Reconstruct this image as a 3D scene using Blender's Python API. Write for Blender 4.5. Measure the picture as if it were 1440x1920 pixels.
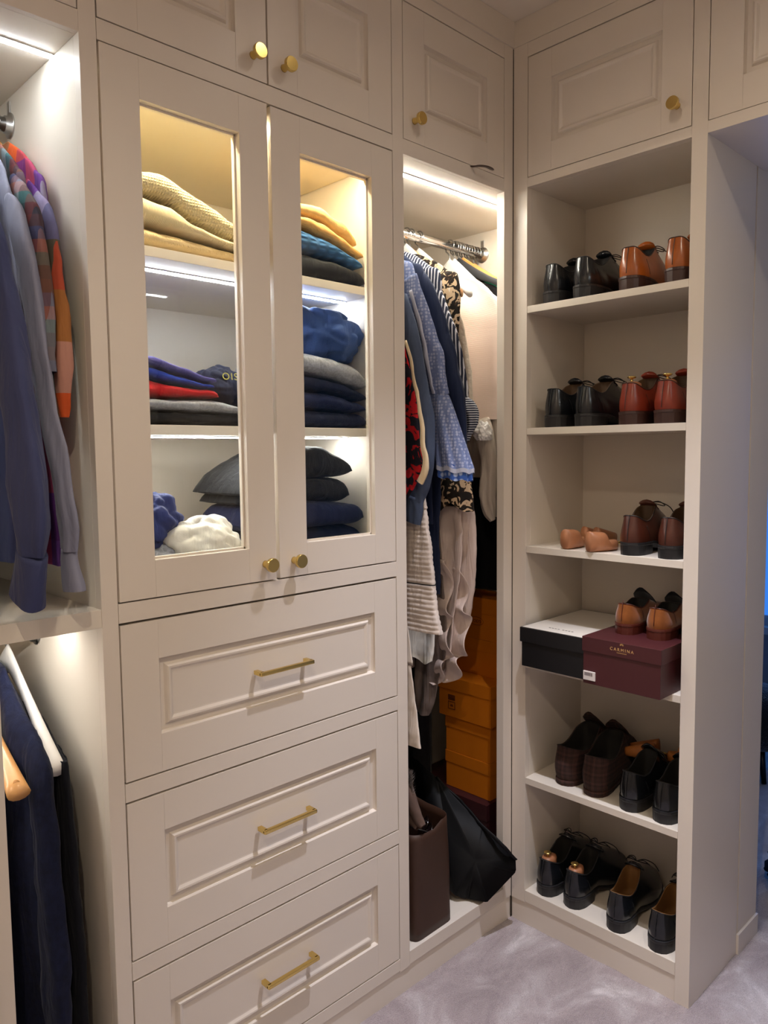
import bpy, bmesh, math, random
from mathutils import Vector, Matrix, noise
for o in list(bpy.data.objects): bpy.data.objects.remove(o)
SC = bpy.context.scene; COL = SC.collection
PI = math.pi; sin = math.sin; cos = math.cos

# ---------------------------------------------------------------- camera
cd = bpy.data.cameras.new('camera'); camo = bpy.data.objects.new('camera', cd); COL.objects.link(camo)
yaw, pit, rol, FPX = math.radians(44.26995), math.radians(4.51341), math.radians(-0.60512), 1435.76
fw = Vector((sin(yaw)*cos(pit), cos(yaw)*cos(pit), -sin(pit)))
rt = Vector((cos(yaw), -sin(yaw), 0)); up = rt.cross(fw)
r2 = rt*cos(rol)+up*sin(rol); u2 = -rt*sin(rol)+up*cos(rol)
M = Matrix((r2, u2, -fw)).transposed().to_4x4(); M.translation = Vector((-1.75476, -1.28386, 1.36094))
camo.matrix_world = M
cd.sensor_fit = 'VERTICAL'; cd.sensor_height = 24; cd.lens = FPX/1920*24; cd.clip_start = .02; cd.clip_end = 50
SC.camera = camo
# ---------------------------------------------------------------- world, exposure
w = bpy.data.worlds.new('world'); SC.world = w; w.use_nodes = True
w.node_tree.nodes['Background'].inputs[0].default_value = (.12, .3, .8, 1)
w.node_tree.nodes['Background'].inputs[1].default_value = .02
SC.view_settings.view_transform = 'Standard'; SC.view_settings.look = 'None'
SC.view_settings.exposure = 0.0; SC.view_settings.gamma = 1; SC.view_settings.use_curve_mapping = False
# ---------------------------------------------------------------- downlights (first read off cast shadows, the rest unseen and added for fill)
# x, y, energy of the narrow beam, energy of the wide spill
LAMPS = [(-.49, -.52, 142, 2.0), (-1.75, -.62, 12, 2.0), (-.60, -1.25, 60, 15), (-1.90, -1.25, 8, 33)]
LAMP_COL = (.95, .97, 1.13)
SPILL_COL = (1.0, .84, .64)
def spot(x, y, e, size, blend, c):
    l = bpy.data.lights.new('downlight_beam', 'SPOT'); l.energy = e; l.color = c
    l.spot_size = math.radians(size); l.spot_blend = blend; l.shadow_soft_size = .016
    o = bpy.data.objects.new('downlight_beam', l); COL.objects.link(o); o.location = (x, y, 2.488)
    return o
for lx_, ly_, e1_, e2_ in LAMPS: spot(lx_, ly_, e1_, 58, 1.0, LAMP_COL); spot(lx_, ly_, e2_, 150, .6, SPILL_COL)
LED_COOL = (.88, .95, 1.0); LED_WARM = (1.0, .90, .62); LED_NEUT = (1.0, .95, .83)

# ================================================================ materials
MT = {}
def mat(name, col, rough=.5, metal=0, spec=.5, bump=None, var=None, sheen=0, coat=0, emit=None):
    """bump=(scale,strength,dist)  var=(scale,amount)"""
    if name in MT: return MT[name]
    m = bpy.data.materials.new(name); m.use_nodes = True; nt = m.node_tree; b = nt.nodes['Principled BSDF']
    b.inputs['Base Color'].default_value = (*col, 1); b.inputs['Roughness'].default_value = rough
    b.inputs['Metallic'].default_value = metal; b.inputs['Specular IOR Level'].default_value = spec
    if sheen: b.inputs['Sheen Weight'].default_value = sheen; b.inputs['Sheen Roughness'].default_value = .4
    if coat: b.inputs['Coat Weight'].default_value = coat; b.inputs['Coat Roughness'].default_value = .15
    if emit: b.inputs['Emission Color'].default_value = (*emit[0], 1); b.inputs['Emission Strength'].default_value = emit[1]
    tc = nt.nodes.new('ShaderNodeTexCoord')
    if bump:
        n = nt.nodes.new('ShaderNodeTexNoise'); n.inputs['Scale'].default_value = bump[0]; n.inputs['Detail'].default_value = 3
        nt.links.new(tc.outputs['Object'], n.inputs['Vector'])
        bp = nt.nodes.new('ShaderNodeBump'); bp.inputs['Strength'].default_value = bump[1]; bp.inputs['Distance'].default_value = bump[2]
        nt.links.new(n.outputs['Fac'], bp.inputs['Height']); nt.links.new(bp.outputs[0], b.inputs['Normal'])
    if var:
        n = nt.nodes.new('ShaderNodeTexNoise'); n.inputs['Scale'].default_value = var[0]; n.inputs['Detail'].default_value = 4
        nt.links.new(tc.outputs['Object'], n.inputs['Vector'])
        r = nt.nodes.new('ShaderNodeValToRGB'); a = var[1]
        r.color_ramp.elements[0].position = .3; r.color_ramp.elements[1].position = .7
        r.color_ramp.elements[0].color = (*[c*(1-a) for c in col], 1); r.color_ramp.elements[1].color = (*[min(1, c*(1+a)) for c in col], 1)
        nt.links.new(n.outputs['Fac'], r.inputs[0]); nt.links.new(r.outputs[0], b.inputs['Base Color'])
    MT[name] = m; return m

def pattern(name, fn, rough=.85, sheen=.03, bump=(900, .25, .0006)):
    """fn(nt, vec_socket) -> colour socket"""
    m = mat(name, (.5, .5, .5), rough, sheen=sheen, bump=bump, spec=.3)
    nt = m.node_tree; tc = nt.nodes.new('ShaderNodeTexCoord')
    c = fn(nt, tc.outputs['Object']); nt.links.new(c, nt.nodes['Principled BSDF'].inputs['Base Color']); return drapefold(m, .4)
def N(nt, t, **kw):
    n = nt.nodes.new(t)
    for k, v in kw.items():
        if k in n.inputs: n.inputs[k].default_value = v
        else: setattr(n, k, v)
    return n
def ramp(nt, sock, stops, interp='CONSTANT'):
    r = nt.nodes.new('ShaderNodeValToRGB'); r.color_ramp.interpolation = interp
    e = r.color_ramp.elements
    while len(e) < len(stops): e.new(.5)
    for i, (p, c) in enumerate(stops): e[i].position = p; e[i].color = (*c, 1)
    nt.links.new(sock, r.inputs[0]); return r.outputs[0]
def axis_mod(nt, vec, axis, period, off=0.0):
    s = nt.nodes.new('ShaderNodeSeparateXYZ'); nt.links.new(vec, s.inputs[0])
    m = N(nt, 'ShaderNodeMath', operation='MULTIPLY_ADD'); m.inputs[1].default_value = 1/period; m.inputs[2].default_value = off+20
    nt.links.new(s.outputs[axis], m.inputs[0])
    f = N(nt, 'ShaderNodeMath', operation='FRACT'); nt.links.new(m.outputs[0], f.inputs[0]); return f.outputs[0]
def mixc(nt, fac, a, b, mode='MIX'):
    m = nt.nodes.new('ShaderNodeMix'); m.data_type = 'RGBA'; m.blend_type = mode
    if isinstance(fac, float): m.inputs[0].default_value = fac
    else: nt.links.new(fac, m.inputs[0])
    for i, c in ((6, a), (7, b)):
        if isinstance(c, tuple): m.inputs[i].default_value = (*c, 1)
        else: nt.links.new(c, m.inputs[i])
    return m.outputs[2]

PAINT = mat('satin_paint', (.74, .665, .58), .36, spec=.4, bump=(60, .03, .001))
INNER = mat('melamine', (.74, .67, .575), .40, spec=.4)
DARKGAP = mat('gap_shadow', (.06, .045, .03), .9)  # shade inside the joinery gaps, put into the colour
WALLM = mat('wall_paint', (.72, .65, .57), .8, bump=(200, .05, .001))
CEILM = mat('ceiling_paint', (.78, .71, .63), .85)
BRASS = mat('brass', (.78, .58, .20), .2, metal=1)
CHROME = mat('chrome', (.80, .80, .80), .14, metal=1)
STEEL = mat('brushed_steel', (.62, .62, .62), .3, metal=1)
def glassm():
    m = bpy.data.materials.new('window_glass'); m.use_nodes = True; nt = m.node_tree; nt.nodes.clear()
    out = nt.nodes.new('ShaderNodeOutputMaterial'); mx = nt.nodes.new('ShaderNodeMixShader')
    t = nt.nodes.new('ShaderNodeBsdfTransparent'); g = nt.nodes.new('ShaderNodeBsdfGlossy'); g.inputs['Roughness'].default_value = .01
    f = nt.nodes.new('ShaderNodeFresnel'); f.inputs[0].default_value = 1.5
    nt.links.new(f.outputs[0], mx.inputs[0]); nt.links.new(t.outputs[0], mx.inputs[1]); nt.links.new(g.outputs[0], mx.inputs[2])
    nt.links.new(mx.outputs[0], out.inputs[0]); return m
GLASS = glassm()
def led(name, col, s): return mat(name, (.9, .9, .9), .5, emit=(col, s))
E_COOL = led('led_cool', LED_COOL, 88); E_WARM = led('led_warm', LED_WARM, 195); E_NEUT = led('led_neutral', LED_NEUT, 26)

# ================================================================ mesh helpers
def link(name, me, m, parent=None, smooth=False):
    o = bpy.data.objects.new(name, me); COL.objects.link(o)
    if m: me.materials.append(m)
    if parent: o.parent = parent
    if smooth:
        for p in me.polygons: p.use_smooth = True
    return o
def mesh(name, vs, fs, m, parent=None, smooth=False, org=(0, 0, 0)):
    me = bpy.data.meshes.new(name); ox, oy, oz = org
    me.from_pydata([(v[0]-ox, v[1]-oy, v[2]-oz) for v in vs], [], fs); me.validate()
    bm = bmesh.new(); bm.from_mesh(me); bmesh.ops.recalc_face_normals(bm, faces=bm.faces); bm.to_mesh(me); bm.free()
    return link(name, me, m, parent, smooth)
class MB:
    """collects boxes into one mesh"""
    def __init__(s): s.bm = bmesh.new()
    def box(s, a, b, bev=0.0):
        t = bmesh.new(); r = bmesh.ops.create_cube(t, size=1)
        for v in t.verts:
            v.co = Vector([a[i]+(b[i]-a[i])*(v.co[i]+.5) for i in range(3)])
        if bev: bmesh.ops.bevel(t, geom=t.edges[:], offset=bev, segments=2, affect='EDGES', profile=.6)
        me = bpy.data.meshes.new('t'); t.to_mesh(me); t.free(); s.bm.from_mesh(me); bpy.data.meshes.remove(me); return s
    def raw(s, vs, fs):
        v = [s.bm.verts.new(p) for p in vs]
        for f in fs:
            try: s.bm.faces.new([v[i] for i in f])
            except ValueError: pass
        return s
    def build(s, name, m, parent=None, org=(0, 0, 0), smooth=False):
        bmesh.ops.recalc_face_normals(s.bm, faces=s.bm.faces)
        bmesh.ops.translate(s.bm, verts=s.bm.verts, vec=[-c for c in org])
        me = bpy.data.meshes.new(name); s.bm.to_mesh(me); s.bm.free(); return link(name, me, m, parent, smooth)
def box(name, a, b, m, parent=None, org=(0, 0, 0), bev=.0008):
    a2 = [min(a[i], b[i]) for i in range(3)]; b2 = [max(a[i], b[i]) for i in range(3)]
    return MB().box(a2, b2, bev).build(name, m, parent, org)
def tag(o, label=None, cat=None, group=None, kind=None):
    for k, v in (('label', label), ('category', cat), ('group', group), ('kind', kind)):
        if v: o[k] = v
    return o
def thing(name, loc, label, cat, group=None, rz=0):
    o = bpy.data.objects.new(name, None); COL.objects.link(o); o.location = loc; o.rotation_euler = (0, 0, rz)
    o.empty_display_size = .05
    return tag(o, label, cat, group)
def loft(rings, cap0=True, cap1=True, closed=True):
    n = len(rings[0]); vs = [p for r in rings for p in r]; fs = []
    for i in range(len(rings)-1):
        for j in range(n if closed else n-1):
            k = (j+1) % n; fs.append((i*n+j, i*n+k, (i+1)*n+k, (i+1)*n+j))
    if cap0: fs.append(tuple(range(n-1, -1, -1)))
    if cap1: fs.append(tuple((len(rings)-1)*n+j for j in range(n)))
    return vs, fs
def tube(pts, rad, n=10, flat=1.0, fold=0.0, k=5, ph=0.0, flatdir=(1, 0, 0)):
    """rings along a path; rad scalar or list; squeezed by `flat` along flatdir"""
    pts = [Vector(p) for p in pts]; rings = []; fd = Vector(flatdir)
    for i, p in enumerate(pts):
        t = (pts[min(i+1, len(pts)-1)]-pts[max(i-1, 0)]).normalized()
        a = fd-t*fd.dot(t)
        if a.length < 1e-3: a = t.orthogonal()
        a.normalize(); b = t.cross(a); r = rad[i] if isinstance(rad, (list, tuple)) else rad
        f = fold*i/max(1, len(pts)-1)
        rings.append([p+(a*cos(q)*flat+b*sin(q))*r*(1+f*sin(k*q+ph+i*.15)) for q in [2*PI*j/n for j in range(n)]])
    return rings
def smoothpath(pts, m):
    """catmull-rom resample of tuples of any length"""
    out = []; n = len(pts)
    for s in range(m):
        u = s/(m-1)*(n-1); i = min(int(u), n-2); f = u-i
        p0, p1, p2, p3 = pts[max(i-1, 0)], pts[i], pts[i+1], pts[min(i+2, n-1)]
        out.append(tuple(.5*(2*b+(c-a)*f+(2*a-5*b+4*c-d)*f*f+(-a+3*b-3*c+d)*f**3) for a, b, c, d in zip(p0, p1, p2, p3)))
    return out
def fbm(x, y, z, s=1.0): return noise.fractal(Vector((x, y, z))*s, 1.0, 2.0, 3)
def text_mesh(name, s, size, m, parent, loc, rot, font_w=1.0, spacing=1.0, ext=.0003):
    c = bpy.data.curves.new('t', 'FONT'); c.body = s; c.size = size; c.align_x = 'CENTER'; c.extrude = ext; c.space_character = spacing
    o = bpy.data.objects.new('t', c); COL.objects.link(o)
    dg = bpy.context.evaluated_depsgraph_get(); me = bpy.data.meshes.new_from_object(o.evaluated_get(dg)); bpy.data.objects.remove(o)
    q = link(name, me, m, parent); q.location = loc; q.rotation_euler = rot; q.scale = (font_w, 1, 1); return q

# ================================================================ dimensions
X0, X1, XM, X3, X3B, X4 = -1.1908, -1.1601, -.8115, -.4634, -.4283, -.0396
B0, B1, B2, DB = -.0464, -.493, -.529, .293
ZPL, ZBASE, ZTOPO, ZUD, ZUDT, ZTR, ZC = .0640, .0975, 2.0525, 2.0870, 2.396, 2.433, 2.50
DA = .57; TH = .018
G = .0019   # door gaps

# ================================================================ room shell
def struct(name, a, b, m=WALLM, bev=0): o = box(name, a, b, m, bev=bev); o['kind'] = 'structure'; return o
# carpet
def carpet():
    m = mat('carpet', (.50, .43, .44), .95, sheen=.6, spec=.1)
    nt = m.node_tree; b = nt.nodes['Principled BSDF']; tc = nt.nodes.new('ShaderNodeTexCoord')
    n1 = N(nt, 'ShaderNodeTexNoise', Scale=5.0, Detail=5.0, Distortion=.8); n1.inputs['Roughness'].default_value = .62
    mp = nt.nodes.new('ShaderNodeMapping'); mp.inputs['Scale'].default_value = (1, 1.6, 1); mp.inputs['Rotation'].default_value = (0, 0, .7)
    nt.links.new(tc.outputs['Object'], mp.inputs[0]); nt.links.new(mp.outputs[0], n1.inputs['Vector'])
    n2 = N(nt, 'ShaderNodeTexNoise', Scale=420.0, Detail=2.0); nt.links.new(tc.outputs['Object'], n2.inputs['Vector'])
    c1 = ramp(nt, n1.outputs['Fac'], [(.36, (.33, .27, .28)), (.5, (.42, .35, .36)), (.58, (.50, .44, .45)), (.68, (.70, .64, .65))], 'LINEAR')
    c2 = ramp(nt, n2.outputs['Fac'], [(.3, (.75, .75, .75)), (.7, (1.12, 1.12, 1.12))], 'LINEAR')
    nt.links.new(mixc(nt, 1.0, c1, c2, 'MULTIPLY'), b.inputs['Base Color'])
    bp = N(nt, 'ShaderNodeBump', Strength=.9, Distance=.004); nt.links.new(n2.outputs['Fac'], bp.inputs['Height'])
    nt.links.new(bp.outputs[0], b.inputs['Normal'])
    xs = [-2.4+i*.02 for i in range(int(5.2/.02)+1)]; ys = [-2.4+i*.02 for i in range(int(3.4/.02)+1)]
    vs = []; nx, ny = len(xs), len(ys)
    for y in ys:
        for x in xs: vs.append((x, y, -.003+.003*fbm(x, y, 0, 14)))
    fs = [(j*nx+i, j*nx+i+1, (j+1)*nx+i+1, (j+1)*nx+i) for j in range(ny-1) for i in range(nx-1)]
    o = mesh('floor', vs, fs, m, smooth=True); o['kind'] = 'structure'
carpet()
struct('ceiling', (-2.42, -2.42, ZC), (2.85, 1.0, ZC+.05), CEILM)
struct('wall_left', (-2.45, -2.42, -.02), (-2.40, .62, ZC))
struct('wall_front', (-2.45, -2.45, -.02), (2.85, -2.40, ZC))
struct('wall_back', (-2.45, DA+.02, -.02), (.45, DA+.07, ZC))
struct('wall_back_left', (-2.42, -.012, -.01), (-1.392, .02, ZC), PAINT)
# wall between closet and bedroom (holds the doorway and the far wardrobe), beyond the cupboards
struct('wall_right', (.30, B2, -.02), (.43, DA+.02, ZC))
struct('wall_right_top', (.34, -1.36, 2.072), (.43, B2, ZC))
struct('wall_right_far', (.0, -2.42, -.02), (.43, -1.36, ZC))
struct('wall_front_left', (-2.42, -1.72, -.01), (-.80, -1.70, ZC-.001), PAINT)
struct('wall_front_top', (-.80, -1.72, 2.06), (.0, -1.70, ZC-.001), PAINT)

# cornices between cupboard tops and ceiling
struct('trim_1', (-2.42, -.004, ZTR), (-.0015, .045, ZC-.0005), PAINT)
struct('trim_2', (-.0015, -2.4, ZTR), (.06, .0, ZC-.0005), PAINT)
# plinths
struct('baseboard_left', (-1.392, .004, -.01), (-.001, .022, ZPL), PAINT, .0006)
struct('baseboard_right', (.0035, B1-.0005, -.01), (.022, .0, ZPL), PAINT, .0006)
struct('baseboard_doorway', (.292, B2-.006, -.01), (.432, B2+.002, .052), PAINT, .0006)

# ================================================================ joinery: doors, knobs, handles
def P(u, v, d, fr):
    """face coords: u along the cabinet run, v height, d towards the room. fr 'A': y=-d ; fr 'B': x=-d,y=-u"""
    return (u, -d, v) if fr == 'A' else (-d, -u, v)
def fbox(mb, u0, u1, v0, v1, d0, d1, fr, bev=.0008):
    a = P(u0, v0, d0, fr); b = P(u1, v1, d1, fr)
    return mb.box([min(a[i], b[i]) for i in range(3)], [max(a[i], b[i]) for i in range(3)], bev)
def knob(door, u, v, fr, d=0.0, r=.0145, h=.029):
    prof = [(0, .0078), (.003, .0074), (.012, .0060), (.018, .0068), (.0195, r*.93), (.021, r), (.0275, r), (h, r*.93), (h, 0.0005)]
    rings = []
    for q, rr in prof:
        rings.append([P(u+rr*cos(a), v+rr*sin(a), d+q, fr) for a in [2*PI*k/28 for k in range(28)]])
    vs, fs = loft(rings); o = mesh('knob', vs, fs, BRASS, door)
    for p in o.data.polygons: p.use_smooth = len(p.vertices) == 4 and abs(p.normal[1 if fr == 'A' else 0]) < .6
    return o
def handle(door, u0, u1, v, fr, d=-.002, h=.028):
    mb = MB(); t = .0085
    for (a, b) in ((u0, u0+.010), (u1-.010, u1)): fbox(mb, a, b, v-t/2, v+t/2, d, d+h-.004, fr, .0008)
    fbox(mb, u0, u1, v-t/2, v+t/2, d+h-.0095, d+h, fr, .0022)
    return mb.build('handle', BRASS, door)
def panel_strip(mb, R, fr):
    """nested rects R=[(u0,u1,v0,v1,d),...] joined; last is filled"""
    vs = []
    for (u0, u1, v0, v1, d) in R: vs += [P(u0, v0, d, fr), P(u1, v0, d, fr), P(u1, v1, d, fr), P(u0, v1, d, fr)]
    fs = []
    for i in range(len(R)-1):
        for j in range(4): k = (j+1) % 4; fs.append((i*4+j, i*4+k, (i+1)*4+k, (i+1)*4+j))
    n = (len(R)-1)*4; fs.append((n, n+1, n+2, n+3)); mb.raw(vs, fs)
def panel_door(cab, name, u0, u1, v0, v1, fr, sw=.072, rw=.072, dd=.0, th=.02, label=None):
    """framed door with raised and fielded panel; returns the door part"""
    mb = MB(); f = dd
    a0, a1, c0, c1 = u0+sw, u1-sw, v0+rw, v1-rw
    fbox(mb, u0, a0, v0, v1, f-th, f, fr, .0007); fbox(mb, a1, u1, v0, v1, f-th, f, fr, .0007)
    fbox(mb, a0, a1, v0, c0, f-th, f, fr, .0007); fbox(mb, a0, a1, c1, v1, f-th, f, fr, .0007)
    door = mb.build(name, PAINT, cab)
    pb = MB(); R = []
    for ins, d in ((0, -.0035), (.0008, -.0065), (.003, -.0105), (.0135, -.0100), (.0170, -.0045), (.0200, -.0020), (.0235, -.0024), (.0285, -.0056), (.0310, -.0060)):
        R.append((a0+ins, a1-ins, c0+ins, c1-ins, f+d))
    panel_strip(pb, R, fr); fbox(pb, a0-.0, a1, c0, c1, f-th+.004, f-.0118, fr, 0)
    pb.build('panel', PAINT, door)
    if label: door['label'] = label
    return door
def glass_door(cab, u0, u1, v0, v1, o, fr, knob_u, dd=0.0, th=.02):
    mb = MB(); a0, a1, c0, c1 = o
    fbox(mb, u0, a0, v0, v1, dd-th, dd, fr, .0007); fbox(mb, a1, u1, v0, v1, dd-th, dd, fr, .0007)
    fbox(mb, a0, a1, v0, c0, dd-th, dd, fr, .0007); fbox(mb, a0, a1, c1, v1, dd-th, dd, fr, .0007)
    # rebated bead round the glass
    for (p, q, r, s) in ((a0, a0+.004, c0, c1), (a1-.004, a1, c0, c1), (a0, a1, c0, c0+.004), (a0, a1, c1-.004, c1)):
        fbox(mb, p, q, r, s, dd-th-.003, dd-th+.006, fr, .0004)
    door = mb.build('door', PAINT, cab)
    gb = MB(); fbox(gb, a0+.001, a1-.001, c0+.001, c1-.001, dd-th+.004, dd-th+.0042, fr, 0); gb2 = gb.build('glass_pane', GLASS, door)
    me = gb2.data; bm = bmesh.new(); bm.from_mesh(me)   # one sheet: a thin pane reflects once
    ax = 1 if fr == 'A' else 0; s = min(v.co[ax] for v in bm.verts)
    bmesh.ops.delete(bm, geom=[v for v in bm.verts if v.co[ax] > s+1e-5], context='VERTS'); bm.to_mesh(me); bm.free()
    knob(door, knob_u, 1.134, fr, dd); return door

# ---------------- far left open wardrobe
org = (-1.27, .3, 0)
ow = thing('open_wardrobe', (0, 0, 0), 'cream open wardrobe bay at the left edge with two hanging levels of shirts and jumpers', 'wardrobe')
box('stile', (X0, 0, ZPL-.004), (X1-.0008, .022, ZTR), PAINT, ow)
box('stile', (-1.392, 0, ZPL-.004), (-1.362, .022, ZTR), PAINT, ow)
box('side_panel', (X0, .022, ZPL), (X1-.0005, DA, ZTOPO+.02), INNER, ow)
box('side_panel', (-1.97, .022, ZPL), (-1.95, DA, ZTOPO+.02), INNER, ow)
box('back_panel', (-1.95, DA, ZPL), (X1-.001, DA+.012, ZTOPO+.02), INNER, ow)
box('shelf', (-1.95, .001, 1.060), (X0, DA, 1.092), INNER, ow)
box('top_panel', (-1.95, .012, ZTOPO), (X0, DA, ZTOPO+.018), INNER, ow)
box('rail', (-1.362, 0, ZTOPO), (X0, .012, ZUD-.0), PAINT, ow)
box('base_panel', (-1.95, .0, ZPL), (X0, DA, ZBASE), INNER, ow)
def strip(par, u0, u1, y, z, m, fr='A', wd=.010):
    """aluminium channel with a glowing diffuser, flush under a panel"""
    mb = MB(); fbox(mb, u0, u1, z-.0022, z+.0005, -y-wd*.9, -y+wd*.9, fr, 0); s = mb.build('light_strip', STEEL, par)
    mb = MB(); fbox(mb, u0+.002, u1-.002, z-.0042, z-.0022, -y-wd/2, -y+wd/2, fr, 0); mb.build('diffuser', m, s)
strip(ow, -1.94, X0-.001, .108, ZTOPO, E_COOL); strip(ow, -1.94, X0-.001, .16, 1.060, led('led_low', (1, .97, .92), 74))
def rod(par, x0, x1, y, z, r=.0135, fl=(True, True)):
    vs, fs = loft(tube([(x0, y, z), (x1, y, z)], r, 24, flatdir=(0, 0, 1))); q = mesh('hanging_rail', vs, fs, CHROME, par, True)
    for e, s, on in ((x0, 1, fl[0]), (x1, -1, fl[1])):
        if not on: continue
        vs, fs = loft(tube([(e, y, z), (e+s*.003, y, z), (e+s*.0035, y, z), (e+s*.012, y, z)], [.024, .024, .0170, .0165], 28, flatdir=(0, 0, 1)))
        mesh('flange', vs, fs, STEEL, q, True)
        box('flange', (e, y-.006, z+.01), (e+s*.003, y+.006, z+.045), STEEL, q)
rod(ow, -1.95, X0, .325, 2.000); rod(ow, -1.95, X0, .315, 1.000)

# ---------------- glass display cabinet
gc = thing('glass_cabinet', (0, 0, 0), 'cream cabinet with two glazed doors and lit shelves of folded knitwear', 'cabinet')
ZG0, ZG1 = 1.0981, 2.0503
box('rail', (X1, 0, 1.0620), (X3, .02, ZG0-.001), PAINT, gc)
box('rail', (X1, 0, ZG1+.001), (X3, .02, ZUD-.001), PAINT, gc)
box('back_panel', (X1, .558, 1.062), (X3, .569, ZUD), INNER, gc)
box('bottom_panel', (X1+.003, .024, 1.098), (X3-.002, .557, 1.116), INNER, gc)
box('top_panel', (X1+.003, .024, 2.030), (X3-.002, .557, 2.048), mat('melamine_warm', (.76, .68, .54), .4), gc)
for z in (1.742, 1.4075): box('shelf', (X1+.003, .078, z-.0095), (X3-.002, .557, z+.0095), INNER, gc)
strip(gc, X1+.004, X3-.003, .05, 2.030, E_WARM); strip(gc, X1+.004, X3-.003, .170, 1.7325, E_COOL); strip(gc, X1+.004, X3-.003, .170, 1.398, led('led_mid', (.97, .98, .93), 95))
XMg = XM
glass_door(gc, X1+G, XMg-.006, ZG0+G, ZG1-G, (-1.088, -.8835, 1.1685, 1.976), 'A', -.845, .002)
glass_door(gc, XMg+.004, X3-G, ZG0+G, ZG1-G, (-.7345, -.5315, 1.1685, 1.976), 'A', -.770, .0)
# hinges on the right inner side
for z in (1.905, 1.22):
    mb = MB(); mb.box((X3-.014, .026, z-.012), (X3-.0025, .075, z+.012), .001); mb.build('hinge', STEEL, gc)

# ---------------- drawer chest
dc = thing('drawer_chest', (0, 0, 0), 'cream chest of three framed drawers with brass bar handles below the glazed doors', 'chest of drawers')
for a, b in ((.7335, .7675), (.3955, .4300), (ZPL, .0945)): box('rail', (X1, 0, a), (X3, .02, b), PAINT, dc)
box('back_panel', (X1, .5505, ZPL), (X3, .56, 1.06), INNER, dc)
box('gap_shade_board', (X1+.011, .030, ZPL), (X3-.0025, .034, 1.05), DARKGAP, dc)  # dark sheet standing in for the shade behind the drawer gaps
for z0, z1, hz, lab in ((.7688, 1.0602, .914, None), (.4313, .7322, .583, None), (.0960, .3942, .247, None)):
    d = panel_door(dc, 'drawer', X1+G, X3-G, z0+G, z1-G*1.4, 'A')
    handle(d, -.8775, -.7400, hz, 'A')

# ---------------- hanging wardrobe (middle)
hw = thing('hanging_wardrobe', (0, 0, 0), 'cream open hanging bay beside the drawers packed with dresses and blouses', 'wardrobe')
XR = .222
box('stile', (X3, 0, ZPL-.004), (X3B, .022, ZTR), PAINT, hw)
box('stile', (X4, 0, ZPL), (-.0015, .024, ZTR), PAINT, hw)
box('gap_light_stop', (-.0012, .0008, ZPL-.06), (.0215, .024, ZTR), DARKGAP, hw, bev=0)  # dark backing added to stop strip light leaking through the corner gap
box('side_panel', (X3+.0005, .022, ZPL), (X3B, DA, ZTOPO+.02), INNER, hw)
box('side_panel', (XR, .0, ZPL), (XR+.016, DA, ZTOPO+.02), INNER, hw)
box('back_panel', (X3B, DA, ZPL), (XR, DA+.012, ZTOPO+.02), INNER, hw)
box('top_panel', (X3B, .012, ZTOPO), (XR, DA, ZTOPO+.018), INNER, hw)
box('rail', (X3B, 0, ZTOPO), (X4, .012, ZUD), PAINT, hw)
box('base_panel', (X3B, 0, ZPL), (X4, .022, ZBASE+.0012), PAINT, hw)
box('base_panel', (X3B, .022, ZPL+.01), (XR, DA, ZBASE), INNER, hw)
strip(hw, X3B+.001, XR-.001, .092, ZTOPO, led('led_niche', LED_NEUT, 200)); rod(hw, X3B, XR, .28, 1.982)

# ---------------- upper cupboards, left run
def upper(label, u0, u1, fr, doors, gap_to=None):
    c = thing('wall_cupboard', (0, 0, 0), label, 'cupboard')
    mb = MB(); fbox(mb, u0, u1, ZUDT+.001, ZTR-.0005, -.02, -.0002, fr); mb.build('rail', PAINT, c)
    mb = MB(); fbox(mb, u0+.0005, u1-.0005, ZUD+.0, ZTR-.002, -.034, -.0245, fr, 0); mb.build('gap_shade_back', DARKGAP, c)  # sheet coloured dark as the shade seen through the door gaps
    for (a, b, ku, kv, nm) in doors:
        d = panel_door(c, 'door', a+G, b-G, ZUD+.0012, ZUDT-G, fr, label=None)
        if ku is not None: knob(d, ku, kv, fr)
    return c
upper('cream cupboard above the left open bay, mostly cut off by the picture corner', -1.95, X0, 'A', [(-1.57, X0, None, 0, '')])
upper('wide cream cupboard with a pair of brass-knobbed doors above the glazed cabinet', X1, X3, 'A', [(X1, XM, -.846, 2.131, ''), (XM, X3, -.7715, 2.131, '')])
upper('narrow cream cupboard above the hanging bay, a dark strap caught under its door', X3B, X4, 'A', [(X3B, X4, -.390, 2.136, '')])
upper('cream cupboard above the shoe shelves with one brass knob at lower right', -B0, -B1, 'B', [(-B0, -B1, .4575, 2.141, '')])
oc = upper('cream cupboard bridging the doorway at the right edge', -B2, 1.32, 'B', [(-B2, .925, .888, 2.15, ''), (.925, 1.32, .962, 2.15, '')])
box('soffit', (.0, -1.32, ZTOPO+.008), (.34, B2, ZUD), PAINT, oc)

# ---------------- shoe cabinet
sc = thing('shoe_cabinet', (0, 0, 0), 'tall cream open shelving unit in the corner filled with shoes', 'shelving')
box('stile', (0, B0, ZPL-.003), (.022, -.0012, ZTR), PAINT, sc)
box('post', (0, B2, -.01), (.292, B1, ZTR), PAINT, sc)
box('side_panel', (.022, B0, ZPL), (DB+.01, B0+.018, ZTR), INNER, sc)
box('back_panel', (DB, B1, ZPL), (DB+.007, B0, ZUD), INNER, sc)
box('rail', (0, B1, ZTOPO+.0095), (.02, B0, ZUD-.0005), PAINT, sc)
box('top_panel', (.02, B1, ZTOPO+.0095), (DB, B0, ZTOPO+.028), INNER, sc)
ZS = [1.7495, 1.4210, 1.0955, .7700, .4330]
for z in ZS: box('shelf', (.001, B1+.0005, z-.0185), (DB, B0-.0005, z), INNER, sc)
box('base_panel', (.0005, B1+.0005, ZPL+.0005), (DB, B0-.0005, .0985), INNER, sc)
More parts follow.
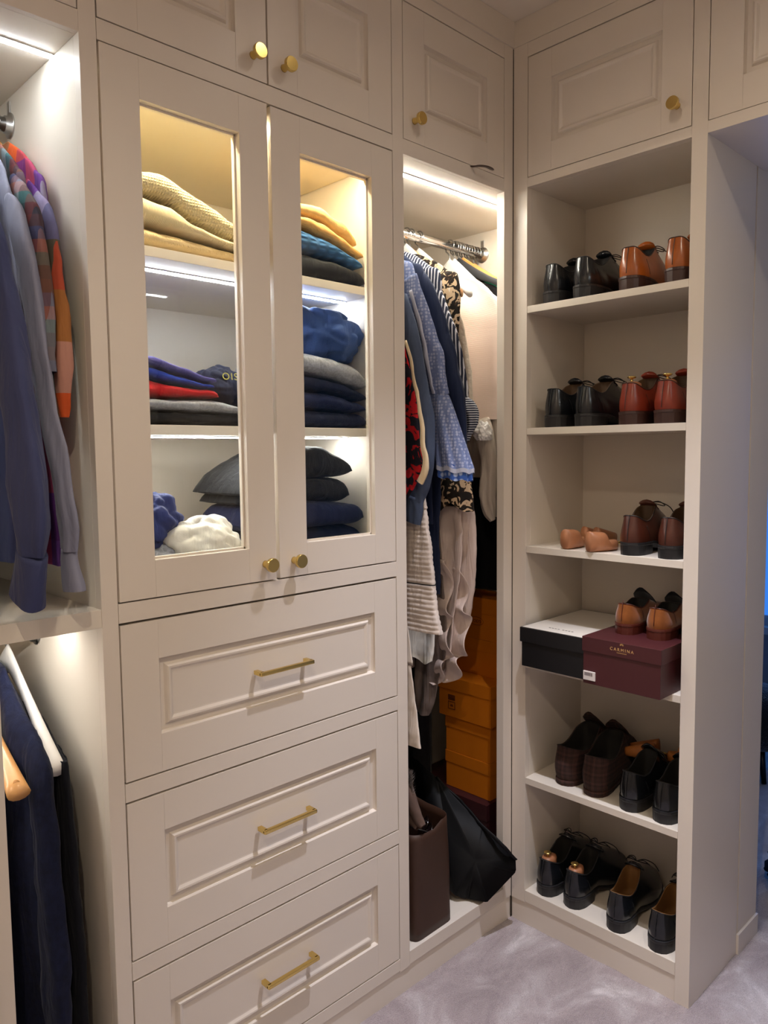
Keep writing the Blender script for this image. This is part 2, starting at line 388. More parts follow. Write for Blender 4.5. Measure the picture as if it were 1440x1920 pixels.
# little screw hole
# ================================================================ downlight fittings
for i, (x, y, e, e2) in enumerate(LAMPS):
    t = thing('downlight', (x, y, ZC), ['round recessed ceiling downlight nearest the corner cupboards', 'unseen downlight added as fill in front of the left open bay', 'unseen downlight added as fill by the doorway', 'unseen downlight added as fill above the camera'][i], 'ceiling light')
    vs, fs = loft([[(r*cos(a), r*sin(a), z) for a in [2*PI*k/32 for k in range(32)]] for r, z in ((.043, -.0005), (.043, -.003), (.036, -.004), (.032, -.002))], False, False)
    mesh('trim_ring', vs, fs, CHROME, t, True)
    vs, fs = loft([[(r*cos(a), r*sin(a), z) for a in [2*PI*k/32 for k in range(32)]] for r, z in ((.032, -.002), (.031, -.0015))], False, True)
    mesh('lamp_lens', vs, fs, led('downlight_lens', LAMP_COL, 12), t)

# ================================================================ pixel ray -> real point on a world plane (survey helper)
def at(px, py, ax, v):
    d = fw*FPX+r2*(px-720)+u2*(960-py); c = camo.matrix_world.translation
    return c+d*((v-c[ax])/d[ax])

# ================================================================ fabrics
def C3(h):  # '#rrggbb' -> linear
    r = [int(h[i:i+2], 16)/255 for i in (1, 3, 5)]; return tuple(c/12.92 if c < .04045 else ((c+.055)/1.055)**2.4 for c in r)
def drapefold(m, st=.55, sc=(26, 26, 5)):
    """soft creases running down the cloth, layered over the weave relief"""
    nt = m.node_tree; b = nt.nodes['Principled BSDF']; tc = nt.nodes.new('ShaderNodeTexCoord'); mp = nt.nodes.new('ShaderNodeMapping')
    mp.inputs['Scale'].default_value = sc; nt.links.new(tc.outputs['Object'], mp.inputs[0])
    n = N(nt, 'ShaderNodeTexNoise', Scale=1.0, Detail=3.0, Distortion=.7); nt.links.new(mp.outputs[0], n.inputs['Vector'])
    bp = N(nt, 'ShaderNodeBump', Strength=st, Distance=.02); nt.links.new(n.outputs['Fac'], bp.inputs['Height'])
    if b.inputs['Normal'].links: nt.links.new(b.inputs['Normal'].links[0].from_socket, bp.inputs['Normal'])
    nt.links.new(bp.outputs[0], b.inputs['Normal']); return m
def cloth(n, h, rough=.88, sheen=.05, scale=700, st=.3, var=None, d=.0006, fold=.45):
    new = n not in MT; m = mat(n, C3(h), rough, sheen=sheen, spec=.25, bump=(scale, st, d), var=var)
    return drapefold(m, fold) if new and fold else m
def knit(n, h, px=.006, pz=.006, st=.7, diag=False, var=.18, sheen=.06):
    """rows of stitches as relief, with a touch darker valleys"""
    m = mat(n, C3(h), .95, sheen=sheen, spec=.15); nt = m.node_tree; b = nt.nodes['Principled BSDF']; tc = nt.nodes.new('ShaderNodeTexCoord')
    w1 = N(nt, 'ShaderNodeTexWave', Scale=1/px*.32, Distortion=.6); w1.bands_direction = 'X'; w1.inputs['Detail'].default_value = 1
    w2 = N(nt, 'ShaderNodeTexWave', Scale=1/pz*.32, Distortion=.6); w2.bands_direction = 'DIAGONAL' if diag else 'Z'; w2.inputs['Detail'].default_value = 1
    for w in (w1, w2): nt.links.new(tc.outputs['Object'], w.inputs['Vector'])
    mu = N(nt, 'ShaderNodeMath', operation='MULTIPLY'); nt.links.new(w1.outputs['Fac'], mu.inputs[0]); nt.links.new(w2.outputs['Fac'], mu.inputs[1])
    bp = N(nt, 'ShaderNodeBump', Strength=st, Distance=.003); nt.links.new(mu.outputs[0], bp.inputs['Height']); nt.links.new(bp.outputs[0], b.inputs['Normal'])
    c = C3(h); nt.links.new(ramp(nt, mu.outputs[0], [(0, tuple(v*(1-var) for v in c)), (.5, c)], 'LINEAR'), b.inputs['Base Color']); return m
def stripes(n, a, b, axis, period, duty=.5, third=None):
    return pattern(n, lambda nt, v: ramp(nt, axis_mod(nt, v, axis, period), [(0, C3(a)), (duty, C3(b))]))
def plaid(n, cols, ay, az, py, pz, cols2=None):
    def f(nt, v):
        k = len(cols); a = ramp(nt, axis_mod(nt, v, ay, py), [(i/k, C3(c)) for i, c in enumerate(cols)])
        c2 = cols2 or cols; k2 = len(c2); b = ramp(nt, axis_mod(nt, v, az, pz, .3), [(i/k2, C3(c)) for i, c in enumerate(c2)])
        return mixc(nt, .5, a, b)
    return pattern(n, f)
def blotch(n, base, spots, scale, lo=.5, seed=0):
    def f(nt, v):
        nz = N(nt, 'ShaderNodeTexNoise', Scale=scale, Detail=1.5, Distortion=1.6); nt.links.new(v, nz.inputs['Vector'])
        mp = nt.nodes.new('ShaderNodeMapping'); mp.inputs['Location'].default_value = (seed, seed, seed); nt.links.new(v, mp.inputs[0]); nt.links.new(mp.outputs[0], nz.inputs['Vector'])
        return ramp(nt, nz.outputs['Fac'], [(0, C3(base))]+[(lo+i*.05, C3(c)) for i, c in enumerate(spots)])
    return pattern(n, f)
def dots(n, base, dot, s):
    def f(nt, v):
        a = axis_mod(nt, v, 1, s); b = axis_mod(nt, v, 2, s*1.1)
        vo = N(nt, 'ShaderNodeTexVoronoi', Scale=1/s, Randomness=.35); nt.links.new(v, vo.inputs['Vector'])
        return ramp(nt, vo.outputs['Distance'], [(0, C3(dot)), (.28, C3(dot)), (.5, C3(base))], 'LINEAR')
    return pattern(n, f)

# ================================================================ folded clothes
def prof(pts, x):
    if x <= pts[0][0]: return pts[0][1]
    for (a, b), (c, d) in zip(pts, pts[1:]):
        if x <= c:
            f = (x-a)/(c-a); f = f*f*(3-2*f)*.5+f*.5; return b+(d-b)*f
    return pts[-1][1]
def folded(name, label, bot, top, x0, x1, y0, y1, m, group, folds=1, rnd=.03, seed=0, lump=.003, cat='sweater', nx=44, nr=40):
    """one folded garment: a soft slab between two height profiles, rolled front fold, uneven surface"""
    rings = []
    for i in range(nx):
        u = i/(nx-1); x = x0+(x1-x0)*u
        e = min(x-x0, x1-x)/rnd; sc = 1 if e >= 1 else math.sqrt(max(0.02, 1-(1-e)**2))
        zb = bot(x) if callable(bot) else prof(bot, x); zt = prof(top, x)
        zb += .0006; h = max(.006, (zt-zb))/2; zc = (zt+zb)/2
        zc = zb+h*(1 if e >= 1 else .55+.45*sc); r = []
        yc, hy = (y0+y1)/2, (y1-y0)/2*(.93+.07*sc)
        for j in range(nr):
            q = 2*PI*j/nr; c, s = cos(q), sin(q)
            yy = yc+hy*math.copysign(abs(c)**.35, c); zz = h*sc*math.copysign(abs(s)**.75, s)
            g = 1.0
            if folds > 1 and c < 0:   # creases between the folded layers on the front roll
                ph = (zz/(h*sc+1e-6)+1)/2*folds; g = abs(sin(PI*ph))**.5; yy += (1-g)*min(.012, h)*(1 if abs(s) < .97 else 0)
            n = fbm(x*1.3+seed*7, yy*1.3, zz*3+seed, 16)*lump
            if s < 0: n *= .15
            r.append((x+fbm(yy, zz, seed, 20)*.004*(1-sc), yy+fbm(x, zz, seed+3, 22)*lump*1.2, zc+zz+n))
        rings.append(r)
    vs, fs = loft(rings); bx = (min(v[0] for v in vs)+max(v[0] for v in vs))/2
    o = mesh(name, vs, fs, m, None, True, (bx, (y0+y1)/2, min(v[2] for v in vs))); o.location = (bx, (y0+y1)/2, min(v[2] for v in vs))
    return tag(o, label, cat, group)
def heap(name, label, c, r, m, cat, seed, amp=.35, freq=9, group=None, flat=.0, sub=44):
    """crumpled garment: ridged, creased blob sitting on its underside"""
    rings = []; nl = sub
    for i in range(1, nl):
        th = PI*i/nl; rr = []
        for j in range(sub*2):
            a = 2*PI*j/(sub*2); d = Vector((sin(th)*cos(a), sin(th)*sin(a), cos(th)))
            n = noise.fractal(d*1.3+Vector((seed, seed*2, 0)), 1, 2, 3); rg = abs(noise.noise(d*freq*.22+Vector((seed*3, 0, seed))))
            k = 1+amp*n-.45*amp*(1-min(1, rg*3.2))**2
            p = Vector((d.x*r[0]*k, d.y*r[1]*k, d.z*r[2]*k)); p.z = max(p.z, -r[2]*.8)
            rr.append((c[0]+p.x, c[1]+p.y, c[2]+r[2]*.8+p.z))
        rings.append(rr)
    vs, fs = loft(rings); o = mesh(name, vs, fs, m, None, True, (c[0], c[1], c[2])); o.location = c
    return tag(o, label, cat, group)

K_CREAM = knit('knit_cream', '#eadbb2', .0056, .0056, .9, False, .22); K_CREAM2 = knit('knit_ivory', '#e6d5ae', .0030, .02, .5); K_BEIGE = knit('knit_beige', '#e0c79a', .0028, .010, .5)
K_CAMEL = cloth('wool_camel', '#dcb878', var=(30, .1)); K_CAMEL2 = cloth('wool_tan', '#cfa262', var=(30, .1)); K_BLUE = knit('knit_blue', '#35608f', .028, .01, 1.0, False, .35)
K_BLACK = cloth('wool_black', '#0c0d13'); K_NAVY = cloth('wool_navy', '#10152c', st=.06); K_NAVY2 = cloth('wool_navy_light', '#151c3c', st=.06); K_CHAR = cloth('wool_charcoal', '#1d1e21', scale=400, st=.6, var=(180, .2))
K_GREY = cloth('jersey_grey', '#8e8f95', scale=400, st=.5, var=(220, .22)); C_RED = cloth('jersey_red', '#b3141a'); C_ROYAL = cloth('jersey_royal', '#1f3a9c'); C_PURP = cloth('jersey_indigo', '#4a4684')
C_FLEECE = cloth('fleece_blue', '#2f4678', scale=300, st=.5, var=(14, .15)); C_WHITE = cloth('cotton_white', '#e9e6dd'); C_DARK = cloth('cotton_dark', '#0e0e12'); C_NAVYT = cloth('jersey_navy_sheen', '#1d2a60', rough=.6)
SH1, SH2, SH0 = 1.7515, 1.4170, 1.116
GT, GM, GL = 'folded knitwear on the top glazed shelf', 'folded clothes on the middle glazed shelf', 'clothes on the glazed cabinet floor'
fl = lambda z: (lambda x: z)
YF = .088
a1 = [(-1.12, 1.790), (-1.04, 1.795), (-.98, 1.790), (-.83, 1.779), (-.76, 1.775)]
a2 = [(-1.12, 1.845), (-1.04, 1.850), (-.985, 1.848), (-.93, 1.818), (-.85, 1.797), (-.77, 1.79)]
a3 = [(-1.12, 1.893), (-1.04, 1.900), (-1.0, 1.905), (-.94, 1.886), (-.88, 1.862), (-.82, 1.838), (-.765, 1.808)]
folded('sweater', 'beige fine-ribbed sweater at the bottom of the cream pile on the top glazed shelf', fl(SH1), a1, -1.135, -.765, YF, .46, K_BEIGE, GT, 1, seed=1)
folded('sweater', 'ivory smooth sweater in the middle of the cream pile on the top glazed shelf', a1, a2, -1.13, -.775, YF-.004, .45, K_CREAM2, GT, 1, seed=2)
folded('sweater', 'cream chunky honeycomb-knit sweater on top of the cream pile', a2, a3, -1.13, -.755, YF-.002, .44, K_CREAM, GT, 1, seed=3)
b1 = [(-.73, 1.81), (-.66, 1.811), (-.56, 1.806), (-.49, 1.795)]; b2 = [(-.73, 1.862), (-.66, 1.864), (-.58, 1.850), (-.49, 1.82)]
b3 = [(-.73, 1.889), (-.66, 1.890), (-.6, 1.886), (-.54, 1.865), (-.49, 1.842)]; b4 = [(-.73, 1.917), (-.66, 1.920), (-.6, 1.922), (-.54, 1.905), (-.5, 1.880)]
folded('sweater', 'black sweater at the bottom of the right pile on the top glazed shelf', fl(SH1), b1, -.70, -.468, YF, .32, K_BLACK, GT, 1, seed=4)
folded('sweater', 'blue cable-knit sweater under the two tan sweaters', b1, b2, -.70, -.475, YF, .32, K_BLUE, GT, 1, seed=5)
folded('sweater', 'darker tan sweater lying on the blue cable knit', b2, b3, -.70, -.472, YF, .32, K_CAMEL2, GT, 1, seed=6)
folded('sweater', 'light camel sweater topmost in the right pile of the top glazed shelf', b3, b4, -.70, -.488, YF+.004, .32, K_CAMEL, GT, 1, seed=7)
c1 = [(-1.12, 1.446), (-.80, 1.442)]; c2 = [(-1.12, 1.468), (-1.04, 1.468), (-.95, 1.471), (-.90, 1.474), (-.85, 1.462), (-.79, 1.452)]; c2b = [(-1.12, 1.484), (-1.04, 1.482), (-.97, 1.477), (-.95, 1.474), (-.9, 1.472)]
c3 = [(-1.12, 1.513), (-1.04, 1.509), (-.97, 1.497), (-.9, 1.492)]; c4 = [(-1.12, 1.535), (-1.04, 1.530), (-.97, 1.517), (-.91, 1.503)]; c5 = [(-1.12, 1.560), (-1.04, 1.553), (-.97, 1.536), (-.9, 1.517)]
folded('sweater', 'black garment lying flat under the grey top on the middle glazed shelf', fl(SH2), c1, -1.13, -.79, YF, .42, C_DARK, GM, 1, seed=8, cat='clothes')
folded('sweater', 'pale grey marl top spread wide under the red one', c1, c2, -1.13, -.785, YF-.004, .42, K_GREY, GM, 1, seed=9, rnd=.02, cat='clothes')
folded('shirt', 'red folded top below the royal blue one', c2, c3, -1.13, -.882, YF, .38, C_RED, GM, 1, seed=10, rnd=.02, cat='clothes')
folded('shirt', 'royal blue folded top between the red and indigo tops', c3, c4, -1.13, -.893, YF, .38, C_ROYAL, GM, 1, seed=11, rnd=.02, cat='clothes')
folded('shirt', 'indigo folded top uppermost in the small bright pile', c4, c5, -1.13, -.886, YF, .38, C_PURP, GM, 1, seed=12, rnd=.02, cat='clothes')
lt = heap('sweater', 'dark navy garment with yellow letters bunched beside the red pile', (-.825, .20, 1.455), (.062, .10, .052), K_NAVY, 'clothes', 3.3, .25)
LET = mat('yellow_print', C3('#d8cf6a'), .8)
tl = text_mesh('lettering', 'OIS', .021, LET, lt, (-.022, -.094, .060), (math.radians(80), 0, math.radians(-8)), 1, 1.2)
d1 = [(-.73, 1.462), (-.47, 1.455)]; d2 = [(-.73, 1.502), (-.6, 1.500), (-.47, 1.480)]; d3 = [(-.73, 1.540), (-.66, 1.538), (-.58, 1.530), (-.47, 1.508)]; d4 = [(-.73, 1.588), (-.66, 1.588), (-.58, 1.584), (-.52, 1.572), (-.47, 1.548)]
folded('sweater', 'navy sweater at the bottom of the pile behind the right glass door', fl(SH2), d1, -.70, -.467, YF, .32, K_NAVY, GM, 1, seed=13)
folded('sweater', 'navy sweater second from the shelf behind the right glass door', d1, d2, -.70, -.469, YF, .32, K_NAVY2, GM, 1, seed=14)
folded('sweater', 'navy sweater directly under the grey one behind the right glass door', d2, d3, -.70, -.468, YF, .32, K_NAVY, GM, 1, seed=15)
folded('sweater', 'mid grey sweater under the bulky blue fleece', d3, d4, -.70, -.467, YF-.004, .32, K_GREY, GM, 1, seed=16)
heap('fleece', 'bulky mid blue fleece bunched on top of the grey sweater', (-.562, .20, 1.570), (.132, .118, .080), C_FLEECE, 'fleece', 5.1, .20, 8)
e1 = [(-.9, 1.182), (-.47, 1.182)]; e2 = [(-.9, 1.235), (-.66, 1.250), (-.5, 1.236)]; e3 = [(-.81, 1.262), (-.76, 1.285), (-.66, 1.300), (-.51, 1.299)]
e4 = [(-.82, 1.290), (-.78, 1.318), (-.74, 1.342), (-.66, 1.378), (-.58, 1.376), (-.51, 1.350)]
folded('sweater', 'dark navy sweater lowest in the tall pile on the glazed cabinet floor', fl(SH0), e1, -.79, -.468, .105, .33, K_NAVY, GL, 1, seed=17)
folded('sweater', 'navy sweater under the two charcoal ones', e1, e2, -.80, -.468, .10, .33, K_NAVY2, GL, 1, seed=18)
folded('sweater', 'charcoal sweater under the topmost charcoal one', e2, e3, -.80, -.50, .12, .33, K_CHAR, GL, 1, seed=19)
folded('sweater', 'charcoal sweater on top of the pile on the glazed cabinet floor', e3, e4, -.815, -.492, .115, .335, K_CHAR, GL, 1, seed=20, rnd=.04)
heap('shirt', 'grey marl top crumpled under the navy and white ones', (-1.035, .115, SH0), (.065, .06, .038), K_GREY, 'clothes', 8.2, .25)
folded('sweater', 'grey top lying flat beneath the crumpled white shirt', fl(SH0), [(-1.0, 1.142), (-.9, 1.146)], -.985, -.905, .06, .26, K_GREY, GL, 1, seed=31, cat='clothes')
heap('shirt', 'navy jersey top crumpled in the corner of the glazed cabinet floor', (-1.045, .125, 1.178), (.075, .055, .060), C_NAVYT, 'clothes', 2.4, .26, 9)
heap('shirt', 'white cotton shirt crumpled beside the navy jersey top', (-.93, .100, 1.140), (.086, .045, .052), C_WHITE, 'clothes', 6.6, .18, 7)

# ================================================================ hangers and hanging clothes
WOODH = mat('hanger_wood', C3('#c58a4c'), .4, coat=.3, var=(12, .12)); WHITEH = mat('hanger_white', (.80, .78, .74), .4)
VELVH = mat('hanger_black', (.02, .02, .022), .8)
def hanger(label, x, m, yc=.28, zr=1.982, drop=.066, half=.170, fall=.118, rr=.0135, grp=None, tilt=0.0, wide=.008, hookr=.0015):
    """hook over the rail, neck, two curved arms widening at the shoulders"""
    h = thing('coat_hanger', (x, yc, zr), label, 'hanger', grp, tilt)
    R = rr+.004; pts = [(0, R*cos(a), R*sin(a)) for a in [math.radians(200-i*17) for i in range(15)]]   # over the rail
    pts += [(0, R*.75, -R*.9), (0, .0, -R-.012), (0, 0, -drop)]
    pts = smoothpath(pts, 34); vs, fs = loft(tube(pts, hookr*1.35, 8)); mesh('hook', vs, fs, mat('hook_steel', (.42, .42, .42), .25, metal=1), h, True)
    rings = []; n = 33
    for i in range(n):
        s = -1+2*i/(n-1); a = abs(s); y = half*s
        z = -drop-.004-fall*(a**1.25)+(.012*(1-a)**3); hh = (.021*(1-a)**2+.0085+.006*max(0, a-.75)*2); tx = .006+wide*.35*a**2
        rings.append([(tx*cos(q), y, z+hh*sin(q)) for q in [2*PI*k/12 for k in range(12)]])
    vs, fs = loft(rings); mesh('arms', vs, fs, m, h, True); return h
def drape(name, rows, x, m, par, org, k=7, amp=.008, ph=0.0, n=64, nr=40, wav=0.0, xs=None, cap=False, hem=0.0, ridge=None):
    """cloth body hanging in the y-z plane at x: rows of (z, y_front, y_back, half thickness[, dx])"""
    R = smoothpath([tuple(r)+((0,) if len(r) == 4 else ()) for r in rows], nr); rings = []
    for i, (z, yf, yb, ht, dx) in enumerate(R):
        g = i/(nr-1); c, hy = (yf+yb)/2, (yb-yf)/2; r = []
        for j in range(n):
            q = 2*PI*j/n; cc, ss = cos(q), sin(q); yy = c+hy*math.copysign(abs(cc)**.8, cc)
            xx = x+dx+max(.002, ht)*math.copysign(abs(ss)**.8, ss)
            f = amp*(g**.6)*sin(k*(yy-c)/max(.05, hy)*1.7+ph+1.5*fbm(yy, z, ph, 3))
            f += .003*fbm(yy, z, ph+5, 18)
            if ridge: f += (-1 if ss < 0 else 1)*ridge[1]*abs(sin(PI*z/ridge[0]))**.6
            zz = z+(wav*sin(k*1.3*yy/.1+ph)*max(0, g-.75)*4 if wav else 0)
            r.append((xx+f, yy+.002*fbm(z, yy, ph, 30), zz))
        rings.append(r)
    vs, fs = loft(rings, True, cap); return mesh(name, vs, fs, m, par, True, org)
def sleeve(name, pts, rad, m, par, org, flat=.6, fold=.12, k=5, ph=0, n=28, m2=26, cap=False):
    P4 = smoothpath([tuple(p)+(r,) for p, r in zip(pts, rad)], m2)
    rings = tube([p[:3] for p in P4], [p[3] for p in P4], n, flat, fold, k, ph)
    rings = [[Vector(v)+Vector((fbm(v[0], v[1], v[2], 14)*.005, fbm(v[1], v[2], v[0], 12)*.006, 0)) for v in r] for r in rings]
    vs, fs = loft(rings, True, cap); return mesh(name, vs, fs, m, par, True, org)
def outline(pts, x, yb, ht0, ht1, top=None):
    """rows for drape from survey pixels of the front edge on plane x"""
    rows = []; n = len(pts)
    for i, (px, py) in enumerate(pts):
        p = at(px, py, 0, x); f = i/(n-1); rows.append((p.z, p.y, yb, ht0+(ht1-ht0)*f))
    return ([(top[0], top[1], top[2], .004)] if top else [])+rows

def garment(name, label, cat, x, yc=.28, z=1.9, grp=None): return thing(name, (x, yc, z), label, cat, grp)
GN = 'clothes hanging in the middle bay'; GHN = 'hangers in the middle bay'
# --- red and navy patterned cardigan
RN = blotch('print_red_navy', '#14131f', ['#a8121c', '#b8141f'], 26, .54, 3); CREAMF = cloth('cotton_cream', '#d8c4a2'); DENIM = cloth('denim', '#444f66', scale=1400, st=.5, var=(9, .22)); SEAM = cloth('denim_seam', '#24374f')
g = garment('cardigan', 'navy cardigan with red swirls and a cream front edge, leftmost in the middle bay', 'cardigan', -.392, grp=None); o = g.location
ed = [(748, 560), (758, 640), (772, 700), (783, 760), (790, 830), (796, 868), (784, 905), (766, 935)]
drape('body', outline(ed, -.392, .46, .006, .014, (1.87, .22, .34)), -.392, RN, g, o, 5, .005, 1.0)
tp = [at(px+4, py, 0, -.4) for px, py in ed[1:-1]]; sleeve('front_edge', [(p.x-.004, p.y-.002, p.z) for p in tp], [.004, .005, .006, .008, .011, .010], CREAMF, g, o, .45, .1, n=14)
hanger('black hanger holding the red and navy cardigan', -.392, VELVH, drop=.07)
# --- denim jacket
g = garment('denim_jacket', 'mid blue denim jacket with a long cuffed sleeve hanging over the cardigan', 'jacket', -.355); o = g.location
drape('body', [(1.918, .235, .325, .008), (1.893, .18, .38, .013), (1.855, .125, .44, .016), (1.815, .085, .47, .018), (1.6, .07, .48, .02), (1.25, .07, .48, .022)], -.370, DENIM, g, o, 4, .005, 2)
sp = [(750, 560, -.362), (768, 630, -.362), (779, 710, -.362), (792, 790, -.36), (797, 850, -.36), (787, 905, -.36), (779, 935, -.36)]
sleeve('sleeve', [at(a, b, 0, c) for a, b, c in sp], [.026, .031, .036, .036, .032, .030, .027], DENIM, g, o, .45, .1, 4, 1)
cp = [at(779, 930, 0, -.36), at(775, 955, 0, -.36), at(771, 978, 0, -.36)]; sleeve('cuff', cp, [.0285, .029, .0295], DENIM, g, o, .45, .03, 4, 1, m2=8)
hanger('white hanger inside the denim jacket', -.370, WHITEH)
# --- light blue printed dress with bell sleeve
LB = dots('print_light_blue', '#6f7da6', '#a3aac6', .0085); LBT = cloth('trim_pale_blue', '#b9bccc'); LBI = dots('print_blue_inside', '#3658a0', '#aebfe0', .015)
g = garment('blouse', 'pale blue dotted blouse with a flared bell sleeve', 'blouse', -.315); o = g.location
drape('body', [(1.918, .235, .325, .008), (1.893, .18, .38, .013), (1.855, .125, .44, .016), (1.815, .085, .47, .018), (1.6, .07, .48, .016), (1.22, .06, .47, .02)], -.308, LB, g, o, 5, .006, 4)
sp = [(766, 520), (784, 575), (800, 625), (813, 680), (824, 742)]
sleeve('sleeve', [at(a, b, 0, -.325+.012*i) for i, (a, b) in enumerate(sp)], [.022, .025, .029, .031, .031], LB, g, o, .5, .08, 5, 0)
sleeve('trim', [at(a, b, 0, -.343+.012*i) for i, (a, b) in enumerate([(770, 545), (783, 590), (796, 650), (806, 710), (812, 738)])], [.006]*5, LBT, g, o, .5, .05, 3, 0, n=12)
vs = []; rings = []
for i in range(16):
    t = i/15; c = at(823+30*t, 741+134*t, 0, -.277); hy = .030+.024*t**.8; r = []
    for j in range(56):
        q = 2*PI*j/56; wv = 1+.10*t*sin(7*q+1)+.05*sin(13*q)*t
        r.append((c.x+hy*.55*wv*sin(q), c.y+hy*wv*cos(q), c.z+.006*t*cos(q)+.003*t*sin(7*q)))
    rings.append(r)
vs, fs = loft(rings, False, False); mesh('bell_ruffle', vs, fs, LB, g, True, o)
vs, fs = loft([[Vector(p)*1.0+Vector((0, 0, .0)) for p in rings[-1]], [Vector(p)+Vector((0, 0, -.011)) for p in rings[-1]]], False, False); mesh('hem', vs, fs, LBT, g, True, o)
vs, fs = loft([[Vector((c.x, c.y, p[2]))+(Vector(p)-Vector((c.x, c.y, p[2])))*.93+Vector((0, 0, z)) for p in rings[-1]] for z in (.01, -.026, -.030)], False, False); mesh('under_ruffle', vs, fs, LBI, g, True, o)
hanger('black hanger inside the pale blue blouse', -.308, VELVH)
# --- navy shirt
NV = cloth('cotton_navy', '#18233f', rough=.75); NVL = cloth('cotton_mid_blue', '#34508c')
g = garment('shirt', 'plain navy shirt with a blue-lit shoulder between pale blue and striped blouses', 'shirt', -.262); o = g.location
drape('body', [(1.918, .235, .325, .008), (1.893, .18, .38, .013), (1.855, .125, .44, .016), (1.815, .085, .47, .018), (1.6, .075, .48, .018), (1.17, .06, .48, .02)], -.262, NV, g, o, 5, .007, 7)
sleeve('sleeve', [at(a, b, 0, c) for a, b, c in [(786, 520, -.262), (806, 560, -.262), (824, 630, -.255), (842, 700, -.25), (855, 765, -.245), (862, 830, -.24), (856, 880, -.24)]], [.022, .026, .031, .032, .030, .028, .03], NV, g, o, .5, .12, 4, 3)
hanger('wooden hanger inside the navy shirt', -.262, WOODH)
# --- striped blouse
ST = stripes('stripe_navy_white', '#23283c', '#cfcfd6', 1, .0085, .62); ST2 = stripes('stripe_knot', '#20263a', '#c9c9d0', 2, .006, .6)
g = garment('blouse', 'navy and white striped blouse with a knotted sleeve end', 'blouse', -.205); o = g.location
drape('body', [(1.918, .235, .325, .008), (1.893, .18, .38, .013), (1.855, .125, .44, .016), (1.815, .085, .47, .018), (1.6, .09, .48, .016), (1.3, .08, .48, .018)], -.205, ST, g, o, 5, .006, 9)
sleeve('sleeve', [at(a, b, 0, c) for a, b, c in [(806, 530, -.205), (828, 585, -.203), (846, 650, -.198), (859, 710, -.19), (866, 760, -.185)]], [.022, .025, .027, .024, .019], ST, g, o, .5, .15, 5, 3)
kn = [at(a, b, 0, -.195) for a, b in [(868, 752), (880, 768), (884, 788), (880, 806), (876, 826)]]; sleeve('knot', kn, [.016, .023, .022, .014, .006], ST2, g, o, .7, .35, 6, 2, m2=18)
hanger('white hanger inside the striped blouse', -.205, WHITEH)
# --- leopard print
LEO = blotch('print_leopard', '#cfb391', ['#3a2a1c', '#1d1712'], 42, .47, 1)
g = garment('dress', 'beige dress with a dark animal print, its hem showing below the navy shirt', 'dress', -.13); o = g.location
drape('body', [(1.918, .235, .325, .008), (1.893, .18, .38, .013), (1.855, .125, .44, .016), (1.815, .085, .47, .018), (1.6, .09, .48, .016), (1.4, .05, .46, .02, -.03), (1.27, -.002, .40, .024, -.06), (1.212, -.012, .38, .024, -.065)], -.13, LEO, g, o, 6, .008, 11, wav=.012)
hanger('pale wooden hanger inside the animal-print dress', -.13, WHITEH, drop=.062)
# bare-looking hangers between
hanger('light wooden hanger beside the white one with an empty arm', -.112, WOODH, drop=.07, half=.19)
hanger('white shaped hanger with an empty left arm near the middle of the rail', -.077, WHITEH, drop=.066, half=.19, wide=.024)
# --- cream lace blouse
LACE = mat('lace_cream', C3('#ddd0be'), .9, sheen=.2, spec=.2, bump=(110, .9, .004), var=(60, .1))
g = garment('blouse', 'cream lace blouse with textured edging between stripes and pink', 'blouse', -.072); o = g.location
drape('body', outline([(838, 545), (852, 575), (866, 610), (877, 660), (885, 720), (889, 775)], -.072, .46, .012, .018, (1.90, .22, .36)), -.072, LACE, g, o, 5, .007, 13)
sleeve('lace_edge', [at(a, b, 0, -.088) for a, b in [(836, 550), (850, 580), (862, 620), (872, 665), (879, 720), (882, 770)]], [.012, .014, .015, .015, .014, .012], LACE, g, o, .35, .1, 6, 1)
# --- pale pink knit top
PK = knit('knit_pink', '#fbe6da', .05, .0035, .25, False, .06, .2)
g = garment('top', 'pale pink fine-knit short-sleeved top on a white hanger', 'top', .035); o = g.location
drape('body', [(1.872, .19, .37, .006), (1.855, .15, .41, .012), (1.815, .10, .46, .018), (1.76, .065, .49, .022), (1.6, .05, .50, .024), (1.45, .045, .50, .028)], .035, PK, g, o, 5, .010, 15)
hanger('white shaped hanger carrying the pale pink top', .06, WHITEH, drop=.075, half=.19, wide=.026); hanger('white hanger just behind the one with the pink top', .082, WHITEH, drop=.07)
# --- white blouse, puffed sleeves below the pink top
WV = cloth('viscose_offwhite', '#d9cdc0', rough=.8)
g = garment('blouse', 'off-white blouse with long puffed sleeves hanging below the pink top', 'blouse', .0); o = g.location
drape('body', [(1.50, .05, .46, .018), (1.40, .05, .46, .02), (1.28, .05, .46, .02)], .075, WV, g, o, 5, .008, 17)
sleeve('sleeve', [at(a, b, 0, c) for a, b, c in [(905, 790, .02), (912, 830, .005), (916, 880, 0), (914, 930, 0), (918, 958, .0), (924, 976, .0)]], [.026, .030, .028, .024, .018, .009], WV, g, o, .6, .2, 5, 0)
sleeve('sleeve', [at(a, b, 0, c) for a, b, c in [(936, 770, .05), (938, 830, .05), (937, 900, .05), (934, 945, .05), (931, 968, .05)]], [.03, .033, .032, .024, .014], WV, g, o, .6, .2, 5, 2)
PLAS = mat('satin_white', (.85, .83, .80), .25)
heap('ribbon', 'glossy white satin ribbon bunched below the pink top', tuple(at(906, 826, 0, -.03)), (.026, .026, .030), PLAS, 'ribbon', 3.9, .35, 11)
